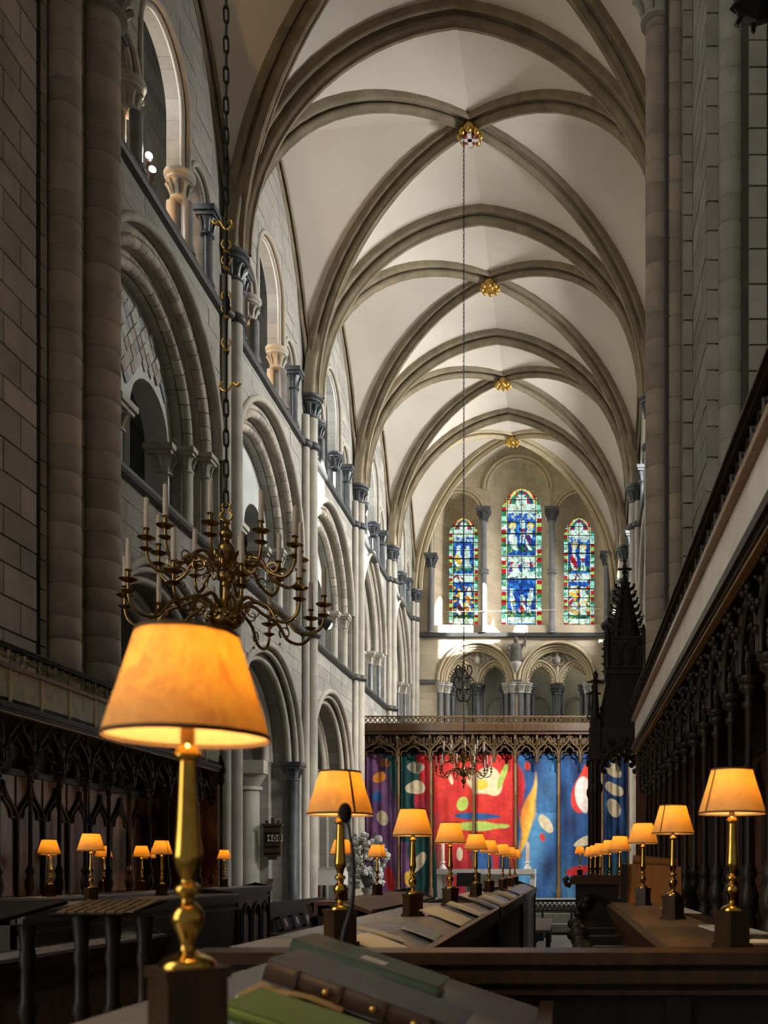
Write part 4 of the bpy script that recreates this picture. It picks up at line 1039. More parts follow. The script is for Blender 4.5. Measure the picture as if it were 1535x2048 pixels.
# altar rail
ar = thing('altar_rail', 'dark pierced altar rail across the choir before the altar', 'rail', (AX, 20.2, 0))
mb = MB(); mb.box(-3.6, 3.3, -0.07, 0.07, 0.70, 0.75); mb.box(-3.6, 3.3, -0.03, 0.03, 0.50, 0.53); mb.box(-3.6, 3.3, -0.05, 0.05, 0.0, 0.06); build(mb, 'rail', M['oak'], ar, False)
mb = MB()
for i in range(69):
    x = -3.6+0.1*i
    mb.bar((x, 0, 0.53), (x+0.1, 0, 0.70), 0.010, 4, cap=False); mb.bar((x+0.1, 0, 0.53), (x, 0, 0.70), 0.010, 4, cap=False)
build(mb, 'lattice', M['oak'], ar)['kind'] = 'stuff'
for i in range(12):
    mb = MB(); x = -3.55+6.8*i/11; mb.lathe([(0.03, 0.06), (0.03, 0.12), (0.018, 0.2), (0.03, 0.35), (0.02, 0.5)], 8, (x, 0, 0)); build(mb, 'baluster', M['oak'], ar)
# ================================================================ STALLS
PITCH = 0.47
def stall_row(side, X0, ya, yb, label, board, panelmat):
    """canopied back stalls: X0 = plane of the slender front columns, running from ya to yb"""
    n = round((yb-ya)/PITCH); L = n*PITCH
    t = thing('canopied_stalls', label, 'stalls', (X0, ya, 0))
    def bx(mb, d0, d1, y0, y1, z0, z1): mb.box(*(sorted((side*d0, side*d1))), y0, y1, z0, z1)
    mb = MB(); bx(mb, -0.09, 0.85, 0, L, 2.74, 2.80); build(mb, 'canopy_roof', M['oak'], t, False)
    mb = MB(); bx(mb, -0.13, -0.05, 0, L, 2.715, 2.76); bx(mb, -0.11, -0.05, 0, L, 2.69, 2.715); build(mb, 'lower_moulding', M['oak'], t, False)
    mb = MB(); bx(mb, -0.10, -0.06, 0, L, 2.672, 2.688); build(mb, 'gilt_fillet', M['oak_fillet'], t, False)
    mb = MB(); bx(mb, -0.13, -0.05, 0, L, 3.035, 3.07); build(mb, 'upper_fillet', M['oak_fillet'], t, False)
    mb = MB(); bx(mb, -0.13, -0.05, 0, L, 3.195, 3.235); bx(mb, -0.15, -0.03, 0, L, 3.215, 3.228); build(mb, 'top_rail', M['oak'], t, False)
    mb = MB(); bx(mb, 0.70, 0.80, 0, L, 0, 2.74); build(mb, 'back_wall', M['oak'], t, False)
    mb = MB(); bx(mb, -0.04, 0.74, 0, L, 1.02, 1.12); build(mb, 'shelf', M['oak'], t, False)
    mb = MB(); bx(mb, 0.02, 0.1, 0, L, 0.0, 1.02); build(mb, 'seat_front', M['oak'], t, False)
    for yy in (0.0, L):
        mb = MB(); bx(mb, -0.08, 0.80, yy-0.03, yy+0.03, 0, 2.74); build(mb, 'end_panel', M['oak_red' if yy else 'oak'], t, False)
        if yy and side < 0:
            mb = MB(); mb.lathe([(0.03, 0), (0.022, 0.1), (0.022, 1.5), (0.05, 1.55), (0.04, 1.62), (0.07, 1.7), (0.05, 1.8), (0.02, 1.9)], 8, (side*-0.1, yy+0.05, 1.0)); build(mb, 'end_post', M['oak'], t)
    # one unit
    me = {}
    mb = MB(); bx(mb, -0.09, -0.06, 0.002, PITCH-0.002, 2.762, 3.033); me['frieze_panel'] = mb.mesh('frieze_panel', board, False)
    if side < 0:
        mb = MB(); bx(mb, -0.105, -0.06, -0.012, 0.012, 2.762, 3.033); me['frieze_divider'] = mb.mesh('frieze_divider', simple('pale frieze strip', (0.70, 0.58, 0.36), None, 0.7), False)
    mb = MB()
    mb.lathe([(0.040, 1.12), (0.040, 1.16), (0.028, 1.18), (0.042, 1.22), (0.050, 1.27), (0.034, 1.32), (0.028, 1.35), (0.044, 1.38), (0.030, 1.41), (0.019, 1.44), (0.018, 2.14), (0.030, 2.155), (0.030, 2.17), (0.018, 2.185), (0.022, 2.215), (0.045, 2.235), (0.045, 2.25), (0.035, 2.26), (0.055, 2.275), (0.055, 2.295)], 14)
    me['colonnette'] = mb.mesh('colonnette', M['oak'])
    mb = MB(); h = PITCH/2
    for s in (-1, 1):
        og = [(s*h*0.92, 2.30), (s*h*0.90, 2.38), (s*h*0.72, 2.48), (s*h*0.42, 2.55), (s*h*0.16, 2.61), (s*h*0.04, 2.67), (0, 2.73)]
        mb.tube([(side*-0.04, h+u, z) for u, z in og], [0.020, 0.018, 0.017, 0.016, 0.014, 0.012, 0.010], 6, sm=3)
        for j, (u, z) in enumerate(og[1:-1]):
            mb.ball((side*-0.06, h+u+s*0.020, z+0.020), 0.020, 6, 4); mb.ball((side*-0.08, h+u+s*0.034, z+0.036), 0.011, 5, 3)
        cu = [(s*h*0.80, 2.30), (s*h*0.74, 2.36), (s*h*0.45, 2.38), (s*h*0.42, 2.45), (s*h*0.10, 2.48), (0, 2.53)]
        mb.tube([(side*-0.01, h+u, z) for u, z in cu], 0.013, 5)
        og2 = [(s*h*0.95, 2.30), (s*h*0.85, 2.40), (s*h*0.45, 2.52), (0, 2.60)]
        mb.tube([(side*(0.02+0.16*(1-abs(u)/h)), h+u, z) for u, z in og2], 0.015, 5, sm=3)
    mb.ball((side*-0.06, h, 2.735), 0.026, 6, 5)
    me['canopy_arch'] = mb.mesh('canopy_arch', M['oak'])
    mb = MB()      # tall leaf shaped pinnacle rising over each column
    mb.lathe([(0.030, 2.295), (0.045, 2.40), (0.055, 2.50), (0.040, 2.60), (0.018, 2.68), (0.030, 2.69), (0.010, 2.72)], 8)
    for j in range(5):
        for s in (-1, 1): mb.ball((side*-0.02, s*0.052, 2.36+0.06*j), 0.015, 5, 3)
    me['pinnacle'] = mb.mesh('pinnacle', M['oak'])
    mb = MB(); bx(mb, 0.675, 0.70, 0.02, PITCH-0.02, 1.14, 2.32); me['back_panel'] = mb.mesh('back_panel', panelmat, False)
    mb = MB()
    for s in (-1, 1):
        og = [(s*h*0.97, 1.14), (s*h*0.96, 1.86), (s*h*0.78, 1.98), (s*h*0.45, 2.06), (s*h*0.14, 2.14), (0, 2.24)]
        mb.tube([(side*0.66, h+u, z) for u, z in og], 0.020, 6, sm=3)
        cu = [(s*h*0.93, 1.90), (s*h*0.55, 1.90), (s*h*0.50, 1.98), (0, 2.08)]
        mb.tube([(side*0.665, h+u, z) for u, z in cu], 0.014, 5)
    bx(mb, 0.63, 0.69, 0, PITCH, 2.30, 2.36)
    me['tracery'] = mb.mesh('tracery', M['oak'])
    mb = MB()
    for q in range(2):
        u0 = PITCH/2*q; w = PITCH/4
        L_ = [(u0+w-w*0.95*cos(pi*i/8), 3.075+0.10*sin(pi*i/8)) for i in range(9)]
        mb.tube([(side*-0.09, u, z) for u, z in L_], 0.010, 5)
        mb.tube([(side*-0.09, u0+w, 3.185), (side*-0.10, u0+w, 3.12)], [0.022, 0.010], 5)
        for s in (-1, 1): mb.ball((side*-0.09, u0+w+s*w*0.45, 3.155), 0.022, 6, 4)
        mb.tube([(side*-0.09, u0, 3.07), (side*-0.09, u0, 3.20)], [0.012, 0.016], 5)
    me['cresting'] = mb.mesh('cresting', M['oak'] if side > 0 else simple('cresting leaves', (0.34, 0.28, 0.17), (0.08, 0.065, 0.04), 0.6, scale=25))
    for i in range(n):
        for nm, m_ in me.items(): put(nm, m_, t, (0, i*PITCH, 0))
    put('colonnette', me['colonnette'], t, (0, n*PITCH, 0))
    return t
stall_row(1, 0.85, 2.55, 10.5, 'dark carved stalls with a grey painted frieze at the right of the choir', M['board_right'], M['oak_red'])
stall_row(-1, -4.65, 5.9, 12.5, 'dark carved stalls with an olive painted frieze at the left of the choir', M['board_left'], wood('warm brown stall panel', (0.20, 0.105, 0.060), (0.11, 0.052, 0.028), 0.4, 0.3))

def desk(name, label, XL, y0, y1, flat, slope, drop, z=1.19, h=1.19, side=1, front=None, arches=False, group=None, top='desk', scroll=True, near=False):
    """long book desk running along the choir: flat shelf from XL, then a slope falling towards side"""
    t = thing(name, label, 'desk', (XL, y0, 0), 0, group); L = y1-y0; s = side
    mb = MB(); pr = [(0, z-0.03), (0, z), (s*flat, z), (s*(flat+slope), z-drop), (s*(flat+slope), z-drop-0.03), (s*flat, z-0.03)]
    rows = [[(p, yy, q) for p, q in pr] for yy in (0, L)]; mb.grid(rows, closed_u=True); mb.poly(rows[0]); mb.poly(rows[1][::-1]); build(mb, 'top', M[top], t, False)
    mb = MB(); mb.hexa([(s*(flat+slope-0.012), 0, z-drop-0.05), (s*(flat+slope+0.02), 0, z-drop-0.05), (s*(flat+slope+0.02), L, z-drop-0.05), (s*(flat+slope-0.012), L, z-drop-0.05), (s*(flat+slope-0.012), 0, z-drop+0.022), (s*(flat+slope+0.02), 0, z-drop+0.022), (s*(flat+slope+0.02), L, z-drop+0.022), (s*(flat+slope-0.012), L, z-drop+0.022)]); build(mb, 'ledge', M['oak_rail'], t, False)
    mb = MB(); fm = M[front or 'oak']
    mb.box(*sorted((0.02*s, 0.06*s)), 0, L, 0, z-0.03); build(mb, 'front_board', fm, t, False)
    mb = MB(); mb.box(*sorted((-0.025*s, 0.03*s)), 0, L, z-0.055, z-0.012); mb.box(*sorted((-0.012*s, 0.03*s)), 0, L, z-0.085, z-0.055); mb.box(*sorted((-0.005*s, 0.03*s)), 0, L, z-0.15, z-0.125); build(mb, 'edge_moulding', M['oak_rail'], t, False)
    mb = MB(); mb.box(*sorted((s*(flat+slope-0.05), s*(flat+slope-0.02))), 0, L, 0, z-drop-0.03); build(mb, 'back_board', M['oak'], t, False)
    for yy in (0, L):
        mb = MB(); mb.box(*sorted((0, s*(flat+slope))), yy-0.02 if yy else 0, yy if yy else 0.04, 0, z-drop-0.03)
        sc = scroll and (near or yy > 0)
        if sc: mb.tube([(s*0.05, yy, z-0.03), (s*(flat+slope)*0.5, yy, z-0.01), (s*(flat+slope), yy, z-drop-0.03)], [0.045, 0.055, 0.045], 8)
        if sc: mb.ball((s*flat*0.6, yy, z-0.02), 0.06, 8, 5, sx=1.6)
        build(mb, 'end_scroll' if sc else 'end_board', M['oak'], t)
    if arches:
        n = max(1, int(L/0.37)); w = L/n
        for i in range(n):
            mb = MB(); c = w*(i+0.5); A = (c, 0.05, 0.05+w*0.40, z-0.42, z-0.95)
            mb.tube([(-s*0.015+s*0.02, u, q) for u, q in outline(A, 6)], 0.022, 6)
            mb.tube([(s*0.01, c-w*0.36, z-0.38), (s*0.0, c-w*0.12, z-0.34), (s*0.0, c, z-0.27), (s*0.0, c+w*0.12, z-0.34), (s*0.01, c+w*0.36, z-0.38)], 0.014, 5)
            build(mb, 'panel_arch', M['oak'], t)
    return t
desk('choir_desk', 'long dark desk of the middle row with leaning papers beyond the front rail', -0.91, 2.57, 5.95, 0.33, 0.14, 0.06)
desk('choir_desk', 'dark desk of the middle row standing beyond the papers towards the altar', -0.90, 6.25, 9.2, 0.33, 0.14, 0.06)
desk('choir_desk', 'farthest dark desk of the middle row nearest the altar steps', -0.90, 9.5, 13.3, 0.33, 0.14, 0.06)
desk('choir_desk', 'foreground dark desk under the big lamp and the stacked books', -0.67, 0.75, 2.26, 0.24, 0.38, 0.125, scroll=False)
desk('choir_desk', 'right hand desk with three big lamps and moulded front', 0.28, 2.57, 6.05, 0.26, 0.20, 0.06, front='oak_red', top='desk_brown')
desk('choir_desk', 'right hand desk continuing behind the orange board with the row of small lamps', 0.285, 6.4, 11.8, 0.24, 0.14, 0.05, top='desk_brown')
desk('choir_desk', 'low red brown desk left of the middle row carrying two lamps', -1.93, 7.15, 10.4, 0.28, 0.20, 0.08, z=1.155, front='oak_red', top='oak_red')
desk('choir_desk', 'front left desk under two lamps behind the music desks', -3.10, 5.4, 9.0, 0.42, 0.22, 0.06, z=1.17, side=-1)
desk('choir_desk', 'long left desk with arcaded front and a scrolled end', -4.14, 6.3, 13.3, 0.34, 0.08, 0.03, z=1.17, side=-1, front='oak_red', arches=True)
desk('choir_desk', 'plain low chorister desk with a pale brown front at the lower left', -2.35, 3.0, 5.6, 0.20, 0.22, 0.05, z=1.02, side=-1, front='bench_wood')

# transverse front of the return stalls
fs = thing('front_rail', 'dark moulded rail and panel crossing the foreground', 'rail', (0.6, 2.38, 0))
mb = MB(); mb.box(-1.52, 2.2, 0, 0.05, 0, 1.10); build(mb, 'panel', M['oak'], fs, False)
for z0, z1, y0, y1, mt in ((1.165, 1.195, -0.05, 0.10, 'oak_rail'), (1.150, 1.165, -0.02, 0.08, 'oak'), (1.118, 1.150, -0.045, 0.08, 'oak_rail'), (1.100, 1.118, -0.02, 0.08, 'oak'), (1.088, 1.100, -0.03, 0.06, 'oak_rail')):
    mb = MB(); mb.box(-1.54, 2.2, y0, y1, z0, z1); build(mb, 'rail_moulding', M[mt], fs, False)
for i in range(4):
    mb = MB(); x = -1.2+0.85*i; mb.box(x, x+0.06, -0.015, 0.0, 0.1, 1.085); build(mb, 'stile', M['oak'], fs, False)

# seats with curved elbows at the right, seen end on
st = thing('stall_seats', 'row of carved seats with curved elbow rests below the right desk', 'seats', (-0.03, 3.4, 0))
mb = MB(); mb.box(0.02, 0.30, 0, 2.68, 0.40, 0.46); build(mb, 'seat_board', M['oak_red'], st, False)
mb = MB(); mb.box(0.255, 0.29, 0, 2.68, 0.0, 1.0); build(mb, 'seat_back', M['oak_red'], st, False)
em = MB(); pr = [(0.30, 1.07), (0.12, 1.07), (0.08, 1.03), (0.12, 0.96), (0.16, 0.90), (0.10, 0.80), (0.00, 0.74), (-0.03, 0.70), (0.0, 0.66), (0.06, 0.64), (0.08, 0.5), (0.02, 0.40), (0.0, 0.1), (0.02, 0.0), (0.30, 0.0)]
em.grid([[(p, y, q) for p, q in pr] for y in (-0.03, 0.03)], closed_u=True); em.poly([(p, -0.03, q) for p, q in pr]); em.poly([(p, 0.03, q) for p, q in pr][::-1])
em.ball((-0.01, 0, 0.71), 0.048, 8, 6); em.ball((0.10, 0, 1.05), 0.05, 8, 6)
em.tube([(0.0, 0, 0.05), (0.02, 0, 0.2), (0.0, 0, 0.4), (0.04, 0, 0.60)], [0.04, 0.025, 0.04, 0.025], 8)
eme = em.mesh('elbow_partition', M['oak'])
for i in range(5): put('elbow_partition', eme, st, (0, 0.05+0.62*i, 0))
# orange board on the right desk with a roll behind
t = thing('reading_board', 'upright orange oak board with a rolled top standing between the right hand lamps', 'board', (0.36, 5.95, 1.19))
mb = MB(); mb.hexa([(-0.01, 0, -0.02), (0.36, 0.0, -0.02), (0.36, 0.03, -0.02), (-0.01, 0.03, -0.02), (-0.01, 0.02, 0.245), (0.36, 0.02, 0.225), (0.36, 0.05, 0.225), (-0.01, 0.05, 0.245)]); build(mb, 'board', M['oak_orange'], t, False)
mb = MB(); mb.bar((0.06, 0.06, 0.27), (0.34, 0.06, 0.245), 0.03, 10); build(mb, 'roll', M['oak_orange'], t)
mb = MB(); mb.box(-0.02, 0.02, -0.015, 0.05, 0, 0.24); build(mb, 'edge_post', M['oak'], t, False)

# carved bench end behind the orange board
t = thing('bench_end', 'dark carved bench end with scrolled capping in front of the far right lamps', 'bench end', (0.19, 6.18, 0))
mb = MB(); mb.box(-0.13, 0.15, 0, 0.05, 0, 1.30); build(mb, 'end_panel', M['oak'], t, False)
mb = MB(); mb.box(-0.17, 0.17, -0.03, 0.09, 1.30, 1.335); mb.box(-0.15, 0.16, -0.02, 0.08, 1.335, 1.36); mb.tube([(-0.16, 0.03, 1.29), (-0.19, 0.03, 1.30), (-0.20, 0.03, 1.33), (-0.175, 0.03, 1.345)], 0.02, 6); build(mb, 'capping', M['oak_rail'], t)
mb = MB()
for j in range(9):
    a = j*0.9; mb.ball((-0.10+0.045*cos(a)*(1+0.1*j), -0.01, 1.20-0.055*j+0.02*sin(a)), 0.035, 7, 5)
mb.tube([(-0.02+0.10*cos(a), -0.01, 1.12+0.10*sin(a)) for a in (0.4*k for k in range(14))], 0.018, 6)
build(mb, 'carving', M['oak'], t)
for j in range(3):
    mb = MB(); mb.box(-0.05+0.065*j, 0.0+0.065*j, -0.012, 0.0, 0.3, 0.95); build(mb, 'panel_board', M['oak_red'], t, False)

# ---------------------------------------------------------------- bishop's throne with spire
YT = 12.0; KT = 1900/YT
def tx(px): return (px-1132)/KT
def tz(py): return EYE+(1738-py)/KT
th = thing('bishop_throne', 'black carved canopied throne with a tall crocketed spire beside the right pier', 'throne', (tx(1250), YT, 0))
ox = tx(1250)
def tb(mb, name, smooth=False): mb.v = [(p[0]-ox, p[1]-YT, p[2]) for p in mb.v]; return build(mb, name, M['oak'], th, smooth)
for px, ptop in ((1190, 1340), (1302, 1400)):
    for dy in (0.0, 0.8):
        mb = MB(); x = tx(px); zt = tz(ptop)
        for q in (-0.045, 0, 0.045): mb.lathe([(0.04, 0), (0.04, 1.0), (0.03, 1.05), (0.03, 2.35), (0.05, 2.40), (0.05, 2.46), (0.03, 2.5), (0.03, 2.9)], 8, (x+q, YT+dy+(0.03 if q else 0), 0))
        mb.box(x-0.10, x+0.10, YT+dy-0.06, YT+dy+0.06, 2.78, 2.86)
        mb.box(x-0.06, x+0.06, YT+dy-0.05, YT+dy+0.05, 2.86, zt-0.62, 0.0)
        mb.lathe([(0.07, zt-0.64), (0.055, zt-0.6), (0.022, zt-0.18), (0.04, zt-0.16), (0.07, zt-0.14), (0.02, zt-0.11), (0.035, zt-0.06), (0.0001, zt)], 6, (x, YT+dy, 0))
        for s in (-1, 1): mb.bar((x, YT+dy, zt-0.15), (x+s*0.10, YT+dy, zt-0.15), 0.014, 5); mb.bar((x+s*0.05, YT+dy, zt-0.5), (x+s*0.09, YT+dy, zt-0.45), 0.014, 5)
        tb(mb, 'corner_post', True)
xa, xb = tx(1190), tx(1302); xm = (xa+xb)/2                      # ogee arch fronts with solid spandrel
for yy in (YT-0.02, YT+0.8):
    mb = MB()
    A = (xm, 0.05, (xb-xa)/2+0.05-0.04, 2.62, 2.5); us = [xa+(xb-xa)*i/24 for i in range(25)]
    for a, b in zip(us, us[1:]):
        f = lambda u: min(tz(1470), arch_top(max(xa+0.045, min(xb-0.045, u)), A))
        mb.hexa([(a, yy, f(a)), (b, yy, f(b)), (b, yy+0.06, f(b)), (a, yy+0.06, f(a)), (a, yy, tz(1455)), (b, yy, tz(1455)), (b, yy+0.06, tz(1455)), (a, yy+0.06, tz(1455))])
    L = arch_line(A[0], A[1], A[2]-0.03, A[3], 8); mb.tube([(u, yy, z) for u, z, _, _ in L], 0.03, 6)
    for u, z, nu, nz in L[2:-2:2]: mb.ball((u-nu*0.06, yy, z-nz*0.06), 0.04, 6, 4); mb.ball((u+nu*0.09, yy-0.03, z+nz*0.09), 0.04, 6, 4)
    tb(mb, 'canopy_arch')
mb = MB(); a, b = tx(1172), tx(1318); c, d = tx(1216), tx(1290)
mb.hexa([(a+0.1, YT, tz(1475)), (b-0.1, YT, tz(1475)), (b-0.1, YT+0.85, tz(1475)), (a+0.1, YT+0.85, tz(1475)), (c, YT+0.2, tz(1345)), (d, YT+0.2, tz(1345)), (d, YT+0.66, tz(1345)), (c, YT+0.66, tz(1345))]); tb(mb, 'canopy_slope')
mb = MB(); mb.box(c-0.03, d+0.03, YT+0.17, YT+0.69, tz(1342), tz(1335)); mb.box(c, d, YT+0.2, YT+0.66, tz(1345), tz(1265)); mb.box(c-0.02, d+0.02, YT+0.18, YT+0.68, tz(1330), tz(1326)); mb.box(c-0.02, d+0.02, YT+0.18, YT+0.68, tz(1270), tz(1264))
for i in range(3): x = c+(d-c)*(i+0.5)/3; mb.tube([(x-0.06, YT+0.19, tz(1322)), (x-0.06, YT+0.19, tz(1290)), (x, YT+0.18, tz(1275)), (x+0.06, YT+0.19, tz(1290)), (x+0.06, YT+0.19, tz(1322))], 0.016, 5)
tb(mb, 'lantern')
mb = MB()
for x in (c, d):
    for yy in (YT+0.2, YT+0.66):
        mb.lathe([(0.035, tz(1330)), (0.035, tz(1268)), (0.045, tz(1266)), (0.001, tz(1240))], 6, (x, yy, 0))
        for j in range(4): mb.bar((x, yy, tz(1325)+0.1*j), (x+(0.06 if x > xm else -0.06), yy, tz(1325)+0.1*j+0.03), 0.012, 5)
tb(mb, 'lantern_pinnacle', True)
sx_ = tx(1253); zs0, zs1 = tz(1266), tz(1150)
mb = MB(); mb.lathe([(0.225, zs0), (0.055, zs1), (0.02, tz(1128)), (0.045, tz(1124)), (0.02, tz(1120)), (0.03, tz(1112)), (0.012, tz(1104)), (0.03, tz(1100)), (0.001, tz(1092))], 8, (sx_, YT+0.43, 0), a0=pi/8, a1=2*pi+pi/8)
for s in (-1, 1): mb.bar((sx_, YT+0.43, tz(1117)), (sx_+s*0.09, YT+0.43, tz(1117)), 0.018, 5); mb.bar((sx_, YT+0.43, tz(1117)), (sx_, YT+0.43+s*0.09, tz(1117)), 0.018, 5)
tb(mb, 'spire')
mb = MB()
for k in range(8):
    t_ = pi/8+2*pi*k/8
    for j in range(8):
        f = (j+0.4)/8; r = 0.225+(0.055-0.225)*f; z = zs0+(zs1-zs0)*f
        mb.tube([(sx_+r*cos(t_), YT+0.43+r*sin(t_), z), (sx_+(r+0.05)*cos(t_), YT+0.43+(r+0.05)*sin(t_), z+0.02), (sx_+(r+0.065)*cos(t_), YT+0.43+(r+0.065)*sin(t_), z+0.06)], [0.014, 0.014, 0.018], 5)
tb(mb, 'crocket', True)
mb = MB(); mb.box(tx(1195), tx(1298), YT+0.1, YT+0.75, 0.0, 0.55); mb.box(tx(1298), tx(1310), YT, YT+0.8, 0, 2.6); tb(mb, 'seat')

# ---------------------------------------------------------------- music desks at the lower left
md = thing('music_desk', 'dark wooden music desk with a slotted brass coloured top at the lower left', 'music desk', (-1.44, 3.0, 0))
mb = MB(); mb.hexa([(-0.13, -0.12, 1.262), (0.09, -0.12, 1.262), (0.09, -0.105, 1.255), (-0.13, -0.105, 1.255), (-0.13, 0.12, 1.300), (0.13, 0.12, 1.300), (0.13, 0.13, 1.292), (-0.13, 0.13, 1.292)]); build(mb, 'desk_board', M['oak'], md, False)
for j in range(8):
    for i in range(2):
        mb = MB(); x = -0.118+0.030*j; y = -0.09+0.10*i; z = 1.2665+0.016*i
        mb.hexa([(x, y, z), (x+0.022, y, z), (x+0.022, y+0.085, z+0.0132), (x, y+0.085, z+0.0132), (x, y, z+0.004), (x+0.022, y, z+0.004), (x+0.022, y+0.085, z+0.0172), (x, y+0.085, z+0.0172)])
        build(mb, 'slat', M['oak_fillet'], md, False)
postp = [(0.05, 0), (0.05, 0.08), (0.022, 0.12), (0.018, 0.55), (0.028, 0.60), (0.018, 0.64), (0.020, 0.92), (0.030, 0.95), (0.022, 0.98), (0.020, 1.08), (0.026, 1.12), (0.020, 1.15), (0.030, 1.25)]
for x in (-0.10, 0.0, 0.10):
    mb = MB(); mb.lathe(postp, 10, (x, 0.02, 0)); build(mb, 'post', M['oak'], md)
md2 = thing('music_desk', 'plain black music desk cut by the left edge of the photo', 'music desk', (-1.80, 3.0, 0))
mb = MB(); mb.hexa([(-0.15, -0.12, 1.24), (0.06, -0.12, 1.24), (0.06, -0.10, 1.23), (-0.15, -0.10, 1.23), (-0.10, 0.12, 1.295), (0.16, 0.12, 1.295), (0.16, 0.13, 1.285), (-0.10, 0.13, 1.285)]); build(mb, 'desk_board', M['oak'], md2, False)
for x in (-0.06, 0.10):
    mb = MB(); mb.lathe(postp[:-1]+[(0.030, 1.225)], 10, (x, 0.0, 0)); build(mb, 'post', M['oak'], md2)
# ================================================================ READING LAMPS
def wx(px, Y): return (px-VPX)*Y/FPX
def wz(py, Y): return EYE-(py-VPY)*Y/FPX
LAMP_W = 1.5
def make_lamp():
    t = thing('reading_lamp', 'x', 'lamp', (0, 0, 0), 0, 'brass reading lamps on the choir desks')
    mb = MB(); mb.box(-0.039, 0.039, -0.039, 0.039, 0.0, 0.012); mb.box(-0.033, 0.033, -0.033, 0.033, 0.012, 0.090); mb.box(-0.036, 0.036, -0.036, 0.036, 0.088, 0.100); build(mb, 'block', M['oak_rail'], t, False)
    b = 0.100
    mb = MB(); mb.lathe([(0.031, b), (0.031, b+0.004)]+cr([(0.024, b+0.010), (0.012, b+0.016), (0.008, b+0.021), (0.009, b+0.030), (0.0155, b+0.044), (0.0185, b+0.055), (0.015, b+0.065), (0.0075, b+0.073), (0.0075, b+0.078), (0.014, b+0.083), (0.014, b+0.090), (0.0075, b+0.096), (0.010, b+0.104), (0.0155, b+0.122), (0.0150, b+0.135), (0.0125, b+0.165), (0.0095, b+0.225), (0.0095, b+0.232), (0.0145, b+0.236), (0.0135, b+0.243), (0.008, b+0.250)], 3), 18); build(mb, 'stem', M['brass'], t, ang=0.9)
    mb = MB(); mb.lathe([(0.008, b+0.250), (0.008, b+0.285)], 10); build(mb, 'bulb_holder', M['brass_old'], t)
    mb = MB(); mb.lathe([(0.006, b+0.285), (0.009, b+0.292), (0.010, b+0.302), (0.006, b+0.312), (0.001, b+0.315)], 10); build(mb, 'bulb', M['bulb'], t)
    zb, zt = b+0.258, b+0.378
    sh = MB(); sh.lathe([(0.090, zb), (0.0815, zb+0.03), (0.072, zb+0.06), (0.063, zb+0.09), (0.054, zt)], 32)
    sh.f = sh.f[:-2]; sh.m = sh.m[:-2]
    so_ = build(sh, 'shade', M['shade'], t)
    for r, z, h in ((0.0905, zb, 0.004), (0.0545, zt, -0.005)):
        mb = MB(); mb.lathe([(r, z-0.001), (r+0.0008, z), (r+0.0008-h*0.28, z+h), (r-0.001-h*0.28, z+h), (r-0.0015, z-0.001)], 32); mb.f = mb.f[:-2]; mb.m = mb.m[:-2]
        build(mb, 'shade_trim', M['trim'], so_)
    mb = MB()
    for a in (2*pi*j/6 for j in range(1)):
        ca, sa = cos(a), sin(a); w = 0.003
        mb.poly([(0.0912*ca+w*sa, 0.0912*sa-w*ca, zb), (0.0912*ca-w*sa, 0.0912*sa+w*ca, zb), (0.0553*ca-w*sa, 0.0553*sa+w*ca, zt), (0.0553*ca+w*sa, 0.0553*sa-w*ca, zt)])
    build(mb, 'shade_seam', M['trim'], so_, False)
    for a in (0, 2*pi/3, 4*pi/3): mb = MB(); mb.bar((0.008*cos(a), 0.008*sin(a), b+0.35), (0.0545*cos(a), 0.0545*sin(a), zt-0.004), 0.0012, 4); build(mb, 'shade_spider', M['brass_old'], so_)
    d = bpy.data.lights.new('lamp_glow', 'POINT'); d.energy = LAMP_W; d.color = (1.0, 0.68, 0.30); d.shadow_soft_size = 0.016
    lo = bpy.data.objects.new('lamp_glow', d); COL.objects.link(lo); lo.parent = t; lo.location = (0, 0, b+0.338)
    return t
lamp = make_lamp(); index_kids(lamp)
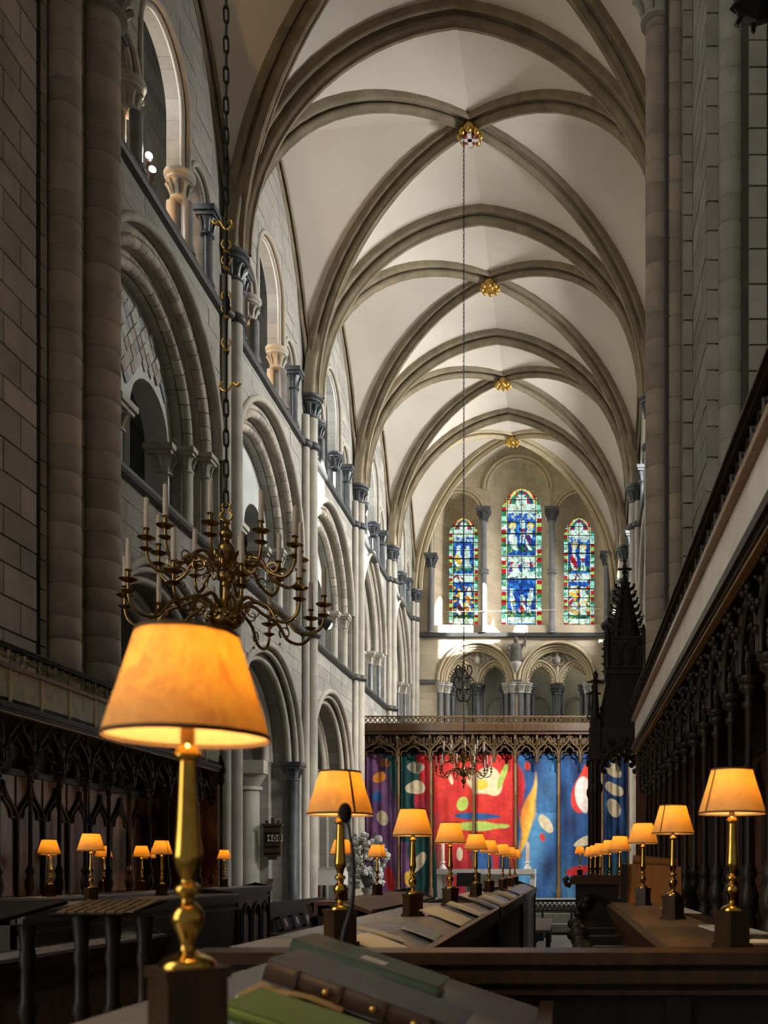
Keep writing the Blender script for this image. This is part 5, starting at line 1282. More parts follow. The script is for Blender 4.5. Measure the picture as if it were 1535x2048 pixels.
LAMPS = [  # px of the column, distance, block foot height, turn, label
 (375, 1.075, 1.190, 2.30, 'large brass reading lamp in the foreground with a glowing parchment shade'),
 (680, 2.60, 1.190, -0.9, 'brass reading lamp behind the black microphone'),
 (825, 4.22, 1.190, 2.2, 'brass reading lamp among the leaning papers, second beyond the front rail'),
 (900, 5.45, 1.190, 1.0, 'brass reading lamp at the end of the paper strewn desk in front of the altar'),
 (951, 7.20, 1.190, 1.0, 'brass reading lamp fourth along the middle row, under the red tapestry with a pale patch'),
 (978, 8.70, 1.190, 1.0, 'brass reading lamp fifth along the middle row towards the altar'),
 (1005, 10.1, 1.190, 1.0, 'brass reading lamp sixth along the middle row towards the altar'),
 (1019, 11.5, 1.190, 1.0, 'brass reading lamp seventh along the middle row, partly behind the sixth'),
 (1029, 12.8, 1.190, 1.0, 'brass reading lamp at the far end of the middle row by the altar candle'),
 (683, 7.40, 1.155, 1.0, 'brass reading lamp hidden behind the stem of the microphone lamp'),
 (754, 8.95, 1.155, -0.8, 'brass reading lamp in front of the white flower arrangement'),
 (1463, 2.545, 1.190, -2.6, 'nearest and largest brass lamp on the right hand desk'),
 (1345, 3.98, 1.190, -2.3, 'brass lamp on the right hand desk before the orange board, second from the front'),
 (1285, 5.50, 1.190, 1.0, 'brass lamp on the right hand desk just before the orange board, third from the front'),
 (1239, 7.60, 1.190, 1.0, 'brass lamp just beyond the orange board on the far right desk'),
 (1219, 8.7, 1.190, 1.0, 'second brass lamp beyond the orange board on the far right desk'),
 (1200, 9.8, 1.190, 1.0, 'third brass lamp beyond the orange board on the far right desk'),
 (1190, 10.7, 1.190, 1.0, 'fourth brass lamp beyond the orange board on the far right desk'),
 (1181, 11.4, 1.190, 1.0, 'fifth brass lamp beyond the orange board, before the throne post'),
 (182, 6.60, 1.170, 1.0, 'biggest brass lamp of the left stalls, behind the slotted music desk'),
 (323, 8.20, 1.170, -0.5, 'brass lamp on the front left desk beside the big foreground lamp'),
 (98, 7.95, 1.170, 1.0, 'leftmost brass lamp of the left stalls with another close behind it'),
 (101, 9.00, 1.170, 1.0, 'brass lamp almost hidden behind the leftmost lamp of the left stalls'),
 (207, 10.05, 1.170, 1.0, 'small brass lamp just right of the biggest lamp of the left stalls'),
 (283, 10.0, 1.170, 1.0, 'small brass lamp left of a pair before the stone pier on the left desk'),
 (296, 11.3, 1.170, 1.0, 'small brass lamp half hidden between two lamps on the long left desk'),
 (448, 12.2, 1.170, 1.0, 'lone small brass lamp near the scrolled end of the long left desk'),
]
for i, (px, Y, z, rot, lb) in enumerate(LAMPS):
    o = lamp if i == 0 else copy_tree(lamp)
    o.location = (wx(px, Y), Y, z); o.rotation_euler = (0, 0, rot); o['label'] = lb
o = copy_tree(lamp); o.location = (wx(1159, 15.5), 15.5, 1.29); o['label'] = 'tiny brass lamp farthest off at the right, before the blue tapestry'
st2 = thing('lamp_stand_desk', 'small dark far reading desk carrying the farthest right lamp', 'desk', (wx(1159, 15.5), 15.5, 0))
mb = MB(); mb.box(-0.16, 0.16, -0.12, 0.12, 1.24, 1.27); mb.box(-0.03, 0.03, -0.03, 0.03, 0.05, 1.24); mb.box(-0.15, 0.15, -0.12, 0.12, 0, 0.05); build(mb, 'desk_body', M['oak'], st2, False)

# ================================================================ CHANDELIERS
def make_chandelier():
    t = thing('chandelier', 'x', 'chandelier', (0, 0, 0), 0, 'two tiered brass chandeliers hung over the choir')
    mb = MB(); pr = [(0.001, -0.46), (0.014, -0.455), (0.022, -0.43), (0.010, -0.405), (0.012, -0.39), (0.040, -0.34), (0.052, -0.31), (0.034, -0.275), (0.018, -0.255), (0.030, -0.235), (0.075, -0.205), (0.088, -0.17), (0.082, -0.13), (0.050, -0.10), (0.030, -0.06), (0.024, 0.0), (0.032, 0.02), (0.030, 0.035), (0.048, 0.06), (0.048, 0.09), (0.030, 0.11), (0.022, 0.13), (0.036, 0.16), (0.042, 0.19), (0.050, 0.215), (0.044, 0.245), (0.026, 0.265), (0.020, 0.285), (0.036, 0.30), (0.038, 0.32), (0.020, 0.345), (0.014, 0.365), (0.024, 0.378), (0.016, 0.39)]
    mb.lathe(pr[:1]+[(max(0.002, a), b) for a, b in cr(pr[1:], 3)], 16)
    for j in range(10): a = 2*pi*j/10; mb.ball((0.088*cos(a), 0.088*sin(a), -0.165), 0.016, 6, 4)
    build(mb, 'body', M['brass_old'], t, ang=0.9)
    mb = MB()
    for s in (-1, 1): mb.tube([(s*0.006, 0, 0.388), (s*0.034, 0, 0.405), (s*0.030, 0, 0.43), (s*0.014, 0, 0.445), (s*0.024, 0, 0.465), (s*0.016, 0, 0.485), (0, 0, 0.49)], 0.006, 6, sm=3)
    build(mb, 'hanger', M['brass'], t)
    def arm(r, z0, zp):
        mb = MB()
        a = [(0.05, 0, z0), (0.10, 0, z0+0.055), (0.16, 0, z0+0.075), (0.22, 0, z0+0.045), (r-0.22*r/0.54, 0, z0+0.0), (r-0.16*r/0.54, 0, zp-0.15), (r-0.08*r/0.54, 0, zp-0.165), (r-0.02, 0, zp-0.13), (r, 0, zp-0.07), (r, 0, zp)]
        mb.tube(a, [0.012, 0.011, 0.010, 0.010, 0.010, 0.010, 0.010, 0.009, 0.009, 0.009], 7, sm=3)
        c0 = (0.155, z0+0.02); mb.tube([(c0[0]+0.055*(1-k/18)*cos(0.6+k*0.55), 0, c0[1]+0.055*(1-k/18)*sin(0.6+k*0.55)) for k in range(14)], [0.007-0.0003*k for k in range(14)], 5, sm=2)
        c1 = (r-0.17*r/0.54, zp-0.115); mb.tube([(c1[0]+0.042*(1-k/16)*cos(4.0-k*0.6), 0, c1[1]+0.042*(1-k/16)*sin(4.0-k*0.6)) for k in range(12)], [0.006-0.0003*k for k in range(12)], 5, sm=2)
        mb.ball((0.10, 0, z0-0.015), 0.013, 6, 4); mb.ball((r*0.62, 0, zp-0.185), 0.009, 6, 4)
        am = mb.mesh('arm', M['brass_old'])
        mb = MB(); mb.lathe([(0.007, -0.07), (0.022, -0.062), (0.036, -0.052), (0.034, -0.050), (0.010, -0.052), (0.008, -0.01), (0.020, -0.006), (0.046, 0.006), (0.048, 0.010), (0.020, 0.006), (0.008, 0.010), (0.008, 0.022), (0.014, 0.030), (0.010, 0.044), (0.016, 0.054), (0.020, 0.058), (0.014, 0.062)], 12, (r, 0, zp)); pm = mb.mesh('drip_pan', M['brass_old'])
        mb = MB(); mb.lathe([(0.0145, zp+0.060), (0.0130, zp+0.225), (0.005, zp+0.228), (0.0015, zp+0.230), (0.0015, zp+0.238)], 10, (r, 0, 0)); cm = mb.mesh('candle', M['candle'])
        return am, pm, cm
    for r, z0, zp, ph in ((0.54, -0.14, -0.07, 0.17), (0.415, 0.10, 0.22, 0.47)):
        am, pm, cm = arm(r, z0, zp)
        for j in range(10):
            a = put('arm', am, t, (0, 0, 0), (0, 0, ph+2*pi*j/10)); put('drip_pan', pm, a); put('candle', cm, a)
    return t
def chain(t, z0, z1, orn):
    mb = MB(); mb.tube([(0.013*cos(a), 0, 0.030*sin(a)+(0.022 if sin(a) > 0 else -0.022)) for a in (2*pi*k/12 for k in range(12))], 0.0055, 5, closed=True); lk = mb.mesh('chain_link', M['iron'])
    z = z0; i = 0
    while z < z1:
        if not (orn[0] < z < orn[1]): put('chain_link', lk, t, (0, 0, z), (0, 0, (i % 2)*pi/2+0.5))
        z += 0.086; i += 1
    mb = MB(); a, b = orn; h = b-a
    mb.lathe([(0.008, a), (0.008, a+h*0.18), (0.016, a+h*0.20), (0.008, a+h*0.22), (0.010, a+h*0.40), (0.022, a+h*0.47), (0.022, a+h*0.52), (0.010, a+h*0.56), (0.008, a+h*0.70), (0.015, a+h*0.72), (0.018, a+h*0.80), (0.010, a+h*0.84), (0.008, b)], 8)
    build(mb, 'chain_rod', M['iron'], t)
    for z, s in ((a, 1), (b, -1)):
        mb = MB(); pts = [(s*0.075, 0, z+0.012), (s*0.062, 0, z-0.004), (s*0.045, 0, z+0.012), (s*0.030, 0, z+0.004), (s*0.012, 0, z-0.028), (-s*0.012, 0, z-0.034), (-s*0.034, 0, z-0.012), (-s*0.030, 0, z+0.016), (-s*0.016, 0, z+0.012)]
        mb.tube(pts, [0.012, 0.009, 0.008, 0.007, 0.007, 0.008, 0.008, 0.007, 0.006], 6, sm=3); build(mb, 'gilt_scroll', M['gold'], t)
    for f in (0.21, 0.42, 0.5, 0.72, 0.82):
        z = a+h*f; mb = MB(); mb.lathe([(0.010, -0.012), (0.021, 0), (0.010, 0.012)], 8, (0, 0, z))
        for s in (-1, 1): mb.tube([(s*0.010, 0, z+0.02), (s*0.026, 0, z+0.045), (s*0.016, 0, z+0.07)], 0.005, 5, sm=3)
        build(mb, 'gilt_collar', M['gold'], t)
ch = make_chandelier(); index_kids(ch)
ch2 = copy_tree(ch)
ch.location = (wx(452, 5.4), 5.4, 2.99); ch['label'] = 'near brass chandelier above the big lamp at the left, hanging on a long chain'
ch2.location = (wx(927, 18.71), 18.71, wz(1530, 18.71)); ch2['label'] = 'far brass chandelier hanging before the red tapestries'
chain(ch, 0.515, 15.4, (wz(770, 5.4)-2.99, wz(447, 5.4)-2.99))
zc = ch2.location.z
chain(ch2, 0.515, CAPT+4.05-zc, (wz(1402, 18.71)-zc, wz(1302, 18.71)-zc))
mb = MB(); za, zb2 = wz(1400, 18.71)-zc, wz(1330, 18.71)-zc      # wrought scrollwork on the far chain
for s in (-1, 1):
    for q, sc in ((0, 1.0), (pi/2, 1.0)):
        for j in range(3):
            zz = za+(zb2-za)*(j+0.5)/3; R = 0.20-0.055*abs(j-1.2)
            pts = [(s*R*cos(q)*f, s*R*sin(q)*f, zz+g) for f, g in ((0.05, -0.13), (0.55, -0.14), (0.95, -0.05), (1.0, 0.05), (0.7, 0.11), (0.45, 0.06), (0.55, 0.0))]
            mb.tube(pts, 0.014, 6, sm=4)
build(mb, 'scrollwork', M['iron'], ch2)
mb = MB(); mb.box(-0.06, 0.06, -0.06, 0.06, 15.35, 16.15); build(mb, 'ceiling_hook', M['iron'], ch, False)

# ================================================================ SMALL THINGS
def book(label, x, y, z, L, W, T, roty, cover, spine=None, rz_=0.0, bands=0):
    t = thing('book', label, 'book', (x, y, z), 0, 'books stacked on the foreground desk'); t.rotation_euler = (0, roty, rz_)
    c = 0.003
    mb = MB(); mb.box(-L/2, L/2, -W/2, W/2, 0, c); mb.box(-L/2, L/2, -W/2, W/2, T-c, T); build(mb, 'cover', M[cover], t, False)
    mb = MB(); n = 6; rows = [[(xx, -W/2+0.004-0.007*sin(pi*i/n), T*i/n) for i in range(n+1)] for xx in (-L/2, L/2)]; mb.grid(rows); 
    for b in range(bands):
        xx = -L/2+L*(b+0.7)/(bands+0.4); mb.box(xx-0.003, xx+0.003, -W/2-0.006, -W/2+0.004, 0.002, T-0.002)
    build(mb, 'spine', M[spine or cover], t)
    mb = MB(); mb.box(-L/2+0.005, L/2-0.005, -W/2+0.003, W/2-0.006, c, T-c); build(mb, 'pages', M['pages'], t, False)
    return t
sl = math.atan2(0.125, 0.38)
def dz(x): return 1.19-max(0, (x+0.43))*0.125/0.38          # height of the foreground desk top at x
b1 = book('sage green cloth book lying topmost at the back of the stack', -0.40, 1.93, dz(-0.40)+0.006, 0.30, 0.17, 0.034, sl, 'green_cloth')
mb = MB(); mb.box(-0.02, 0.03, -0.05, 0.0, 0.0341, 0.0346); build(mb, 'paper_label', M['paper'], b1, False)
b2 = book('thick brown bound book with a grey cover and banded spine on the foreground desk', -0.335, 1.62, dz(-0.335)+0.006, 0.33, 0.19, 0.038, sl+0.03, 'blue_cover', 'brown_leather', 0.0, 4)
mb = MB()
for xx in (-0.06, 0.02, 0.09): mb.ball((xx, -0.100, 0.019), 0.006, 12, 8)
build(mb, 'spine_gilding', M['gold'], b2)
b3 = book('bright green book cut by the lower edge of the photo', -0.345, 1.33, dz(-0.345)+0.004, 0.24, 0.16, 0.022, sl, 'lime', 'lime')
t = thing('open_booklet', 'open yellowed booklet lying under the brown book', 'booklet', (-0.47, 1.56, 1.192)); t.rotation_euler = (0, sl*0.6, 0.1)
mb = MB(); mb.grid([[(-0.05+0.16*i/6, yy, 0.006+0.012*sin(pi*i/6)) for i in range(7)] for yy in (-0.09, 0.09)]); build(mb, 'page', M['pages'], t)
mb = MB(); mb.box(-0.05, 0.11, -0.095, 0.095, 0, 0.004); build(mb, 'cover', M['paper'], t, False)
t = thing('silver_clip', 'shiny silver clip beside the big lamp block', 'clip', (-0.435, 1.22, 1.19))
mb = MB(); mb.tube([(0, 0, 0.004), (0, 0.03, 0.004), (0.012, 0.03, 0.006), (0.012, 0, 0.006), (0, 0, 0.012)], 0.004, 6); build(mb, 'clip_wire', simple('silver', (0.8, 0.82, 0.85), None, 0.15, 1.0), t)
PAPERS = [  # label, x, y, w, l, tilt, material, turn
 ('pale open sheet leaning on the middle desk right of the microphone', -0.60, 3.02, 0.17, 0.30, 0.30, 'paper', 0.25),
 ('cream service paper lying flat nearest the front rail on the middle desk', -0.54, 2.74, 0.16, 0.22, 0.34, 'paper', -0.15),
 ('white booklet lying on the edge of the middle desk ledge', -0.52, 3.45, 0.13, 0.30, 0.36, 'paper_white', 0.05),
 ('golden lit sheet of music under the second middle lamp', -0.55, 4.40, 0.20, 0.50, 0.36, 'paper', 0.0),
 ('pale sheet of music under the third middle lamp', -0.55, 5.15, 0.19, 0.42, 0.36, 'paper', 0.06),
 ('white leaflet on the second middle desk', -0.53, 6.85, 0.18, 0.55, 0.36, 'paper_white', 0.0),
 ('cream sheet at the far end of the second middle desk', -0.53, 8.2, 0.18, 0.7, 0.36, 'paper', 0.0),
 ('white leaflet stack on the right desk between the two nearest lamps', 0.56, 3.22, 0.16, 0.42, 0.02, 'paper_white', 0.05),
 ('buff leaflet at the foot of the nearest right lamp', 0.57, 2.68, 0.14, 0.16, 0.02, 'paper', -0.1),
 ('long buff paper between the second and third right lamps', 0.56, 4.7, 0.14, 0.6, 0.02, 'paper', 0.0)]
for lb, x, y, w, l, tl, mt, tn in PAPERS:
    zz = 1.192-max(0, (x+0.58))*0.06/0.14 if x < 0 else 1.194-max(0, x-0.54)*0.3
    o = thing('service_paper', lb, 'paper', (x, y, zz+0.006), 0, 'papers on the choir desks'); o.rotation_euler = (0, tl, tn)
    mb = MB(); nn = 8
    top_ = [[(-w/2+w*i/nn, yy, 0.002+0.003*sin(pi*i/nn)) for i in range(nn+1)] for yy in (-l/2, l/2)]
    mb.grid(top_); mb.grid([[(p[0], p[1], p[2]-0.004) for p in r] for r in top_]); build(mb, 'sheet', M[mt], o)
    mb = MB(); mb.box(-w/2+0.004, w/2-0.004, -l/2+0.004, l/2-0.01, 0.0, 0.004); build(mb, 'under_sheet', M['paper'], o, False)
t = thing('hymn_book', 'closed dark blue hymn book at the right edge of the photo', 'book', (0.64, 2.62, 1.175)); t.rotation_euler = (0, 0.1, 0.1)
mb = MB(); mb.box(-0.07, 0.07, -0.05, 0.05, 0, 0.003); mb.box(-0.07, 0.07, -0.05, 0.05, 0.027, 0.03); mb.box(-0.07, -0.066, -0.05, 0.05, 0, 0.03); build(mb, 'cover', M['navy'], t, False)
mb = MB(); mb.box(-0.066, 0.066, -0.047, 0.047, 0.003, 0.027); build(mb, 'pages', M['paper'], t, False)
# microphone
t = thing('microphone', 'black gooseneck microphone with a foam head in front of the second lamp', 'microphone', (wx(682, 2.05), 2.05, 1.19))
def mp(px, py, Y): return (wx(px, Y)-wx(682, 2.05), Y-2.05, wz(py, Y)-1.19)
mb = MB(); mb.tube([mp(680, 1912, 2.05), mp(690, 1860, 2.05), mp(702, 1815, 2.05), mp(707, 1760, 2.05), mp(704, 1700, 2.05), mp(697, 1655, 2.05), mp(691, 1635, 2.05)], [0.007, 0.007, 0.0055, 0.0045, 0.0035, 0.003, 0.003], 8, sm=4); build(mb, 'gooseneck', M['black'], t)
mb = MB(); mb.ball(mp(690, 1626, 2.05), 0.0145, 14, 10, sz=1.55); build(mb, 'foam_head', M['foam'], t)
mb = MB(); mb.lathe([(0.030, -0.012), (0.030, 0.004), (0.012, 0.012), (0.009, 0.05)], 12); build(mb, 'base', M['black'], t)
# hymn board with number plates
YH = 20.2; hk = 1900/YH
t = thing('hymn_board', 'brown wooden hymn board showing 408 on the column', 'board', (wx(545, YH), YH, wz(1713, YH))); hbh = (1713-1652)/hk; hbw = 34/hk/2
mb = MB(); mb.box(-hbw, hbw, -0.04, 0.04, 0, hbh); mb.box(-hbw-0.04, hbw+0.04, -0.07, 0.06, hbh, hbh+0.05); mb.box(-hbw*0.5, hbw*0.5, -0.03, 0.04, -0.07, 0)
for q in (-0.12, 0, 0.12): mb.box(q-0.03, q+0.03, -0.02, 0.03, hbh+0.05, hbh+(0.17 if q == 0 else 0.12))
build(mb, 'board', wood('walnut board', (0.085, 0.055, 0.032), (0.05, 0.032, 0.02), 0.5), t, False)
mb = MB()
for j in range(4): mb.box(-hbw+0.02, hbw-0.02, -0.06, -0.04, hbh*(0.10+0.22*j), hbh*(0.10+0.22*j)+0.02)
build(mb, 'slot', M['oak'], t, False)
for j, dgt in enumerate('408'):
    x = -0.06+0.105*j+0.02; z = hbh*0.60
    mb = MB(); mb.box(x-0.05, x+0.05, -0.062, -0.045, z-0.07, z+0.07); pl = build(mb, 'number_plate', M['paper_white'], t, False)
    fc = bpy.data.curves.new('digit', 'FONT'); fc.body = dgt; fc.size = 0.17; fc.align_x = 'CENTER'; fc.align_y = 'CENTER'; fc.extrude = 0.002; fc.offset = 0.004
    fo = bpy.data.objects.new('digit_curve', fc); COL.objects.link(fo); fc.materials.append(M['black'])
    me_ = bpy.data.meshes.new_from_object(fo.evaluated_get(bpy.context.evaluated_depsgraph_get())); bpy.data.objects.remove(fo); put('digit', me_, pl, (x, -0.066, z), (pi/2, 0, 0))
# blue aisle screen
YB = 22.2; bk = 1900/YB
t = thing('aisle_screen', 'dark blue panelled screen door with a carved painted crest in the aisle', 'screen', (wx(506, YB), YB, 0)); hw_ = 24/bk
for s in (-1, 1):
    mb = MB(); mb.box(min(0, s*hw_)+0.01, max(0, s*hw_)-0.01, -0.03, 0.03, 0, wz(1668, YB))
    for j in range(3): mb.box(min(0, s*hw_)+0.04+0.09*j, min(0, s*hw_)+0.07+0.09*j, -0.045, -0.03, 0.1, wz(1668, YB)-0.1)
    build(mb, 'door', M['blue_door'], t, False)
mb = MB(); mb.box(-hw_-0.02, hw_+0.02, -0.05, 0.05, wz(1668, YB), wz(1652, YB)); build(mb, 'painted_frieze', simple('painted frieze', (0.30, 0.26, 0.20), (0.22, 0.10, 0.08), 0.7, scale=18), t, False)
mb = MB(); mb.box(-hw_-0.04, hw_+0.04, -0.08, 0.08, wz(1652, YB), wz(1640, YB)); mb.box(-hw_-0.02, hw_+0.02, -0.03, 0.03, wz(1640, YB), wz(1622, YB))
for j in range(6): mb.tube([(-hw_+0.08+0.08*j+0.03*cos(a), -0.03, wz(1631, YB)+0.06*sin(a)) for a in (2*pi*k/8 for k in range(8))], 0.01, 4, closed=True)
build(mb, 'crest', M['blue_door'], t)
mb = MB()
for j in range(4): mb.lathe([(0.03, wz(1622, YB)), (0.05, wz(1616, YB)), (0.02, wz(1606, YB)), (0.035, wz(1600, YB)), (0.002, wz(1585, YB))], 6, (-hw_+0.10+0.13*j, 0, 0))
build(mb, 'finial', M['oak_mid'], t)
# credence table
YC = 24.0; ck = 1900/YC
t = thing('credence_table', 'white clothed side table on dark legs at the left of the altar', 'table', (wx(664, YC), YC, ZF)); w_ = 26/ck
mb = MB(); mb.box(-w_, w_, -0.3, 0.3, wz(1770, YC)-ZF, wz(1737, YC)-ZF)
mb.box(-w_-0.02, w_+0.02, -0.32, 0.32, wz(1737, YC)-ZF, wz(1735, YC)-ZF); build(mb, 'cloth_cover', M['linen'], t, False)
for sx in (-1, 1):
    for sy in (-1, 1): mb = MB(); mb.lathe([(0.03, 0), (0.045, 0.1), (0.03, wz(1770, YC)-ZF)], 8, (sx*(w_-0.06), sy*0.25, 0)); build(mb, 'leg', M['oak_red'], t)
# flower arrangement on a pedestal
YF = 19.4
t = thing('flower_arrangement', 'big arrangement of white flowers and green leaves on a pale pedestal', 'flowers', (wx(735, YF), YF, 0)); rd = random.Random(4)
zc_ = wz(1712, YF)
mb = MB(); mb.lathe([(0.16, 0), (0.16, 0.08), (0.10, 0.14), (0.085, 0.9), (0.13, 0.96), (0.13, 1.02)], 14); build(mb, 'pedestal', M['white'], t)
mb = MB(); mb.lathe([(0.06, 1.02), (0.13, 1.15), (0.15, 1.28), (0.13, 1.32)], 14); build(mb, 'vase', M['marble_light'], t)
mb = MB()
for i in range(420):
    a, b_ = rd.uniform(0, 2*pi), rd.uniform(-0.9, 1.3); r = 0.42*rd.uniform(0.35, 1.0)
    p = Vector((r*cos(a)*cos(b_*0.8), 0.7*r*sin(a)*cos(b_*0.8), zc_-0.02+r*1.15*sin(b_)))
    d = Vector((rd.uniform(-1, 1), rd.uniform(-1, 1), rd.uniform(-0.8, 1.0))).normalized(); e = d.cross(Vector((0.3, 0.2, 1))).normalized()*0.018; q = d*0.09
    mb.poly([p, p+q*0.5+e, p+q, p+q*0.5-e])
o = build(mb, 'foliage', M['leaf'], t, False); o['kind'] = 'stuff'
fl = []
for v in range(2):
    g = MB(); R = 0.030+0.008*v
    for k in range(6): a = 2*pi*k/6; g.ball((R*0.8*cos(a), R*0.8*sin(a), 0), R*0.75, 6, 4)
    g.ball((0, 0, R*0.4), R*0.7, 6, 4); fl.append(g.mesh('flower', M['petal']))
for i in range(110):
    a, b_ = rd.uniform(pi*0.95, 2.05*pi), rd.uniform(-1.0, 1.3); r = 0.40*rd.uniform(0.7, 1.08)
    put('flower', rd.choice(fl), t, (r*cos(a)*cos(b_*0.8), 0.7*r*sin(a)*cos(b_*0.8)-0.05, zc_-0.02+r*1.15*sin(b_)), (rd.uniform(0, 3), rd.uniform(0, 3), 0), (1.25, 1.25, 1.25))
for i in range(26):
    s = rd.choice((-1, 1)); x = s*rd.uniform(0.12, 0.34)
    put('flower', fl[0], t, (x, rd.uniform(-0.2, 0.05), zc_-0.30-rd.uniform(0, 0.38)), (rd.uniform(0, 3), 0, 0), (1.2, 1.2, 1.2))
# bench pew with kneelers
t = thing('pew', 'dark wooden pew with hanging kneelers at the left below the columns', 'pew', (-4.45, 14.0, 0))
mb = MB(); mb.box(-0.05, 0.42, 0, 3.6, 0.40, 0.44); build(mb, 'seat', M['bench_wood'], t, False)
mb = MB(); mb.box(-0.10, -0.05, 0, 3.6, 0.0, 0.84); mb.box(-0.14, -0.02, 0, 3.6, 0.84, 0.88); build(mb, 'backrest', M['oak'], t, False)
for yy in (0.02, 1.2, 2.4, 3.58):
    mb = MB(); mb.lathe([(0.03, 0), (0.022, 0.2), (0.03, 0.40)], 8, (0.36, yy, 0)); build(mb, 'leg', M['oak'], t)
for i in range(4):
    o = thing('kneeler', 'navy kneeler with a cream medallion, %s along the pew' % ('nearest', 'second', 'third', 'farthest')[i], 'kneeler', (-4.30, 14.55+0.62*i, 0.44), 0, 'kneelers leaning along the pew'); o.rotation_euler = (0, -0.30, 0)
    mb = MB(); w, h, d = 0.20, 0.26, 0.09
    for x0, x1, y0, y1, z0, z1 in ((-d/2, d/2, -w, w, 0.02, h-0.02),): mb.hexa([(x0, y0, z0), (x1, y0+0.01, z0), (x1, y1-0.01, z0), (x0, y1, z0), (x0, y0, z1), (x1, y0+0.01, z1), (x1, y1-0.01, z1), (x0, y1, z1)])
    build(mb, 'cushion', M['navy'], o, False)
    for sgn in (1, -1):
        mb = MB(); X_ = d/2+0.004
        if sgn > 0: mb.ball((X_, 0, h/2), 0.075, 12, 4, sx=0.1)
        else: mb.hexa([(-0.03, -w-0.004, 0.05), (0.03, -w-0.004, 0.05), (0.03, -w, 0.05), (-0.03, -w, 0.05), (-0.03, -w-0.004, h-0.05), (0.03, -w-0.004, h-0.05), (0.03, -w, h-0.05), (-0.03, -w, h-0.05)])
        build(mb, 'medallion', M['needle'], o)
t = thing('notice_stand', 'thin stand holding pink and white notice sheets beyond the scrolled left desk', 'stand', (wx(534, 13.6), 13.6, 0))
mb = MB(); mb.lathe([(0.10, 0), (0.10, 0.02), (0.012, 0.04), (0.012, 1.0)], 8); build(mb, 'pole', M['iron'], t)
mb = MB(); mb.hexa([(-0.07, 0, 1.0), (0.03, 0, 1.0), (0.03, 0.01, 1.0), (-0.07, 0.01, 1.0), (-0.04, 0.02, 1.22), (0.07, 0.02, 1.22), (0.07, 0.03, 1.22), (-0.04, 0.03, 1.22)]); build(mb, 'white_sheet', M['paper_white'], t, False)
mb = MB(); mb.hexa([(-0.03, 0.032, 1.1), (0.05, 0.032, 1.1), (0.05, 0.038, 1.1), (-0.03, 0.038, 1.1), (-0.01, 0.04, 1.26), (0.08, 0.04, 1.26), (0.08, 0.045, 1.26), (-0.01, 0.045, 1.26)]); build(mb, 'pink_sheet', simple('pink paper', (0.7, 0.35, 0.38), None, 0.7), t, False)
# long bench in the aisle gap
t = thing('bench', 'long worn wooden bench seen end on in the gap between the desks', 'bench', (-0.42, 14.6, 0))
mb = MB(); mb.box(-0.18, 0.16, 0, 3.6, 0.42, 0.46)
build(mb, 'seat', M['bench_wood'], t, False)
for yy in (0.05, 1.2, 2.4, 3.5):
    for x in (-0.14, 0.12): mb = MB(); mb.bar((x, yy, 0), (x, yy, 0.42), 0.02, 6); build(mb, 'leg', M['oak'], t)
for i, (x, y) in enumerate(((-0.62, 18.6), (-0.60, 19.4))):
    o = thing('cushion', 'teal kneeling cushion on the floor %s the altar rail' % ('short of' if i == 0 else 'right against'), 'cushion', (x, y, 0.0))
    mb = MB(); mb.box(-0.18, 0.18, -0.12, 0.12, 0, 0.16); mb.box(-0.17, 0.17, -0.11, 0.11, 0.16, 0.18, 0.03); build(mb, 'pad', M['teal'], o, False)
# spotlights
def spot(px, py, Y, label, aim, body=True, energy=0, colr=(1, 0.85, 0.65), size=radians(110), r=0.07, bracket=None):
    p = Vector((wx(px, Y), Y, wz(py, Y))); o = thing('spotlight', label, 'spotlight', p, 0, 'spotlights fixed along the gallery')
    q = Vector(aim).to_track_quat('Z', 'Y').to_euler(); o.rotation_euler = q
    mb = MB(); mb.lathe([(0.04, -0.20), (r, -0.18), (r, 0.05), (r*1.15, 0.06), (r*1.15, 0.10), (r*0.95, 0.10)], 12); mb.f = mb.f[:-1]; mb.m = mb.m[:-1]; mb.bar((0, 0, -0.05), (0, r*2.2, -0.12), 0.015, 6); build(mb, 'housing', M['black'], o)
    mb = MB(); mb.ball((0, 0, 0.06), r*0.9, 10, 6); build(mb, 'bulb', M['spotbulb'] if energy else M['paper_white'], o)
    if bracket:
        a = o.matrix_basis.inverted() @ Vector(bracket); mb = MB(); mb.bar(a, (0, 0, -0.08), 0.018, 6); build(mb, 'bracket', M['black'], o)
    if energy:
        d = bpy.data.lights.new('spot_glow', 'SPOT'); d.energy = energy; d.color = colr; d.spot_size = size; d.spot_blend = 0.6; d.shadow_soft_size = 0.08
        lo = bpy.data.objects.new('spot_glow', d); COL.objects.link(lo); lo.parent = o; lo.location = (0, 0, 0.20); lo.rotation_euler = (pi, 0, 0)
    return o
spot(650, 1246, 21.9, 'black spotlight with a pale lens on the left gallery ledge near the near chandelier', (0.75, 0.55, -0.42), energy=900, colr=(1.0, 0.93, 0.84), size=radians(75), r=0.12, bracket=(AX-HW+0.02, 21.9, 7.35))
spot(1215, 1250, 22.2, 'black spotlight hidden behind the throne spire on the right gallery ledge', (-0.55, 0.75, -0.45), energy=900, colr=(1.0, 0.93, 0.84), size=radians(80), r=0.12, bracket=(AX+HW-0.02, 22.2, 7.35))  # lamp added to match the left one and brighten the tapestries
spot(297, 318, 13.9, 'upper of the two bright warm spotlights in the top left gallery', (0.5, -1.0, -0.15), energy=30, r=0.055)
spot(304, 347, 14.0, 'lower of the two bright warm spotlights in the top left gallery', (0.5, -1.0, 0.0), energy=30, r=0.055)
spot(1233, 1223, 33.0, 'small bright round spotlight left of the throne spire', (-0.8, -0.6, 0.2), energy=50, r=0.09)
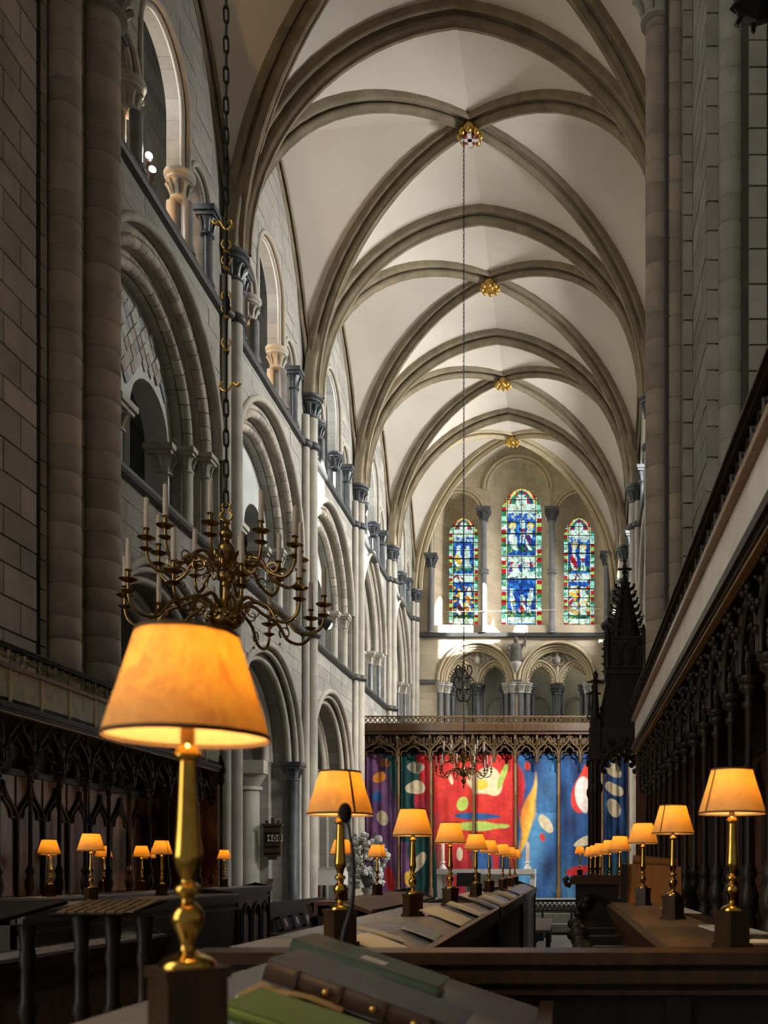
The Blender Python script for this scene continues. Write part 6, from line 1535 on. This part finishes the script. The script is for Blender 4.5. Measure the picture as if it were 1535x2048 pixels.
spot(1325, 1150, 17.0, 'black spotlight on the right gallery ledge hidden behind the right pier', (-6.0, 2.4, -4.9), energy=700, colr=(1.0, 0.95, 0.88), size=radians(50), r=0.12, bracket=(AX+HW-0.02, 17.0, 6.9))  # unseen lamp added to brighten the flowers and left sanctuary
# statue on a bracket of the end wall
t = thing('statue', 'grey robed statue on a carved bracket between the arches of the end wall', 'statue', (ex(1032), YE-0.22, ez(1330)))
mb = MB(); mb.lathe([(0.02, -0.35), (0.12, -0.15), (0.22, 0.0), (0.22, 0.06)], 10); build(mb, 'bracket', M['white'], t)
mb = MB(); mb.lathe([(0.20, 0.06), (0.24, 0.2), (0.20, 0.5), (0.25, 0.62), (0.22, 0.72), (0.08, 0.80)], 10, sx=1.0, sy=0.7)
mb.ball((0.0, -0.02, 0.90), 0.10, 10, 8, sz=1.2)
mb.tube([(-0.20, -0.05, 0.68), (-0.30, -0.12, 0.5), (-0.18, -0.2, 0.45)], [0.07, 0.06, 0.05], 7); mb.tube([(0.20, -0.05, 0.68), (0.33, -0.10, 0.75), (0.36, -0.1, 0.98)], [0.07, 0.06, 0.04], 7)
build(mb, 'robed_figure', simple('dark bronze figure', (0.12, 0.105, 0.09), (0.07, 0.06, 0.05), 0.6), t)
mb = MB(); mb.bar((0.36, -0.1, 0.6), (0.36, -0.1, 1.25), 0.015, 5); build(mb, 'staff', M['iron'], t)

# warm uplights standing on the gallery passage behind the left clerestory columns
for k, e in ((0, 26), (1, 24)):
    y = (S[k]+S[k+1])/2-0.2; o = thing('uplight', 'small uplight on the passage floor behind the %s clerestory columns' % ('nearest left', 'second left')[k], 'uplight', (AX-HW-0.62, y, ZC+0.17), 0, 'uplights in the clerestory passage')
    mb = MB(); mb.lathe([(0.05, 0), (0.05, 0.03), (0.03, 0.05), (0.06, 0.10), (0.06, 0.16)], 10); build(mb, 'housing', M['black'], o)
    mb = MB(); mb.ball((0, 0, 0.16), 0.045, 8, 5); build(mb, 'bulb', M['spotbulb'], o)
    d = bpy.data.lights.new('uplight_glow', 'POINT'); d.energy = e; d.color = (1.0, 0.55, 0.22); d.shadow_soft_size = 0.06
    lo = bpy.data.objects.new('uplight_glow', d); COL.objects.link(lo); lo.parent = o; lo.location = (0, 0, 0.55)
# black lantern hanging in the top right corner
t = thing('hanging_lantern', 'black hanging iron lantern cut by the top right corner of the photo', 'lantern', (wx(1515, 4.2), 4.2, wz(38, 4.2)))
mb = MB(); mb.lathe([(0.01, 0.0), (0.03, 0.01), (0.05, 0.03), (0.10, 0.05), (0.11, 0.08), (0.10, 0.10), (0.08, 0.11), (0.08, 0.36), (0.11, 0.38), (0.03, 0.48), (0.02, 0.50)], 8); build(mb, 'lantern_body', M['iron'], t)
mb = MB()
for j in range(8): a = 2*pi*j/8; mb.tube([(0.10*cos(a), 0.10*sin(a), 0.06), (0.115*cos(a), 0.115*sin(a), 0.045), (0.10*cos(a), 0.10*sin(a), 0.025)], [0.012, 0.012, 0.004], 5)
build(mb, 'pendant_trim', M['iron'], t)
mb = MB(); mb.bar((0, 0, 0.49), (0, 0, 19.0-t.location.z), 0.008, 6); build(mb, 'hanging_rod', M['iron'], t)

t = thing('music_stand', 'black music stand in front of the altar behind the middle row lamps', 'stand', (wx(936, 17.5), 17.5, 0))
mb = MB(); mb.hexa([(-0.22, 0, 1.08), (0.22, 0, 1.08), (0.22, 0.02, 1.08), (-0.22, 0.02, 1.08), (-0.22, 0.10, 1.33), (0.22, 0.10, 1.33), (0.22, 0.12, 1.33), (-0.22, 0.12, 1.33)]); build(mb, 'desk_plate', M['black'], t, False)
mb = MB(); mb.bar((0, 0.05, 0.25), (0, 0.05, 1.15), 0.014, 6)
for a in (0.5, 2.6, 4.7): mb.bar((0, 0.05, 0.32), (0.28*cos(a), 0.05+0.28*sin(a), 0.0), 0.012, 5)
build(mb, 'tripod', M['black'], t)
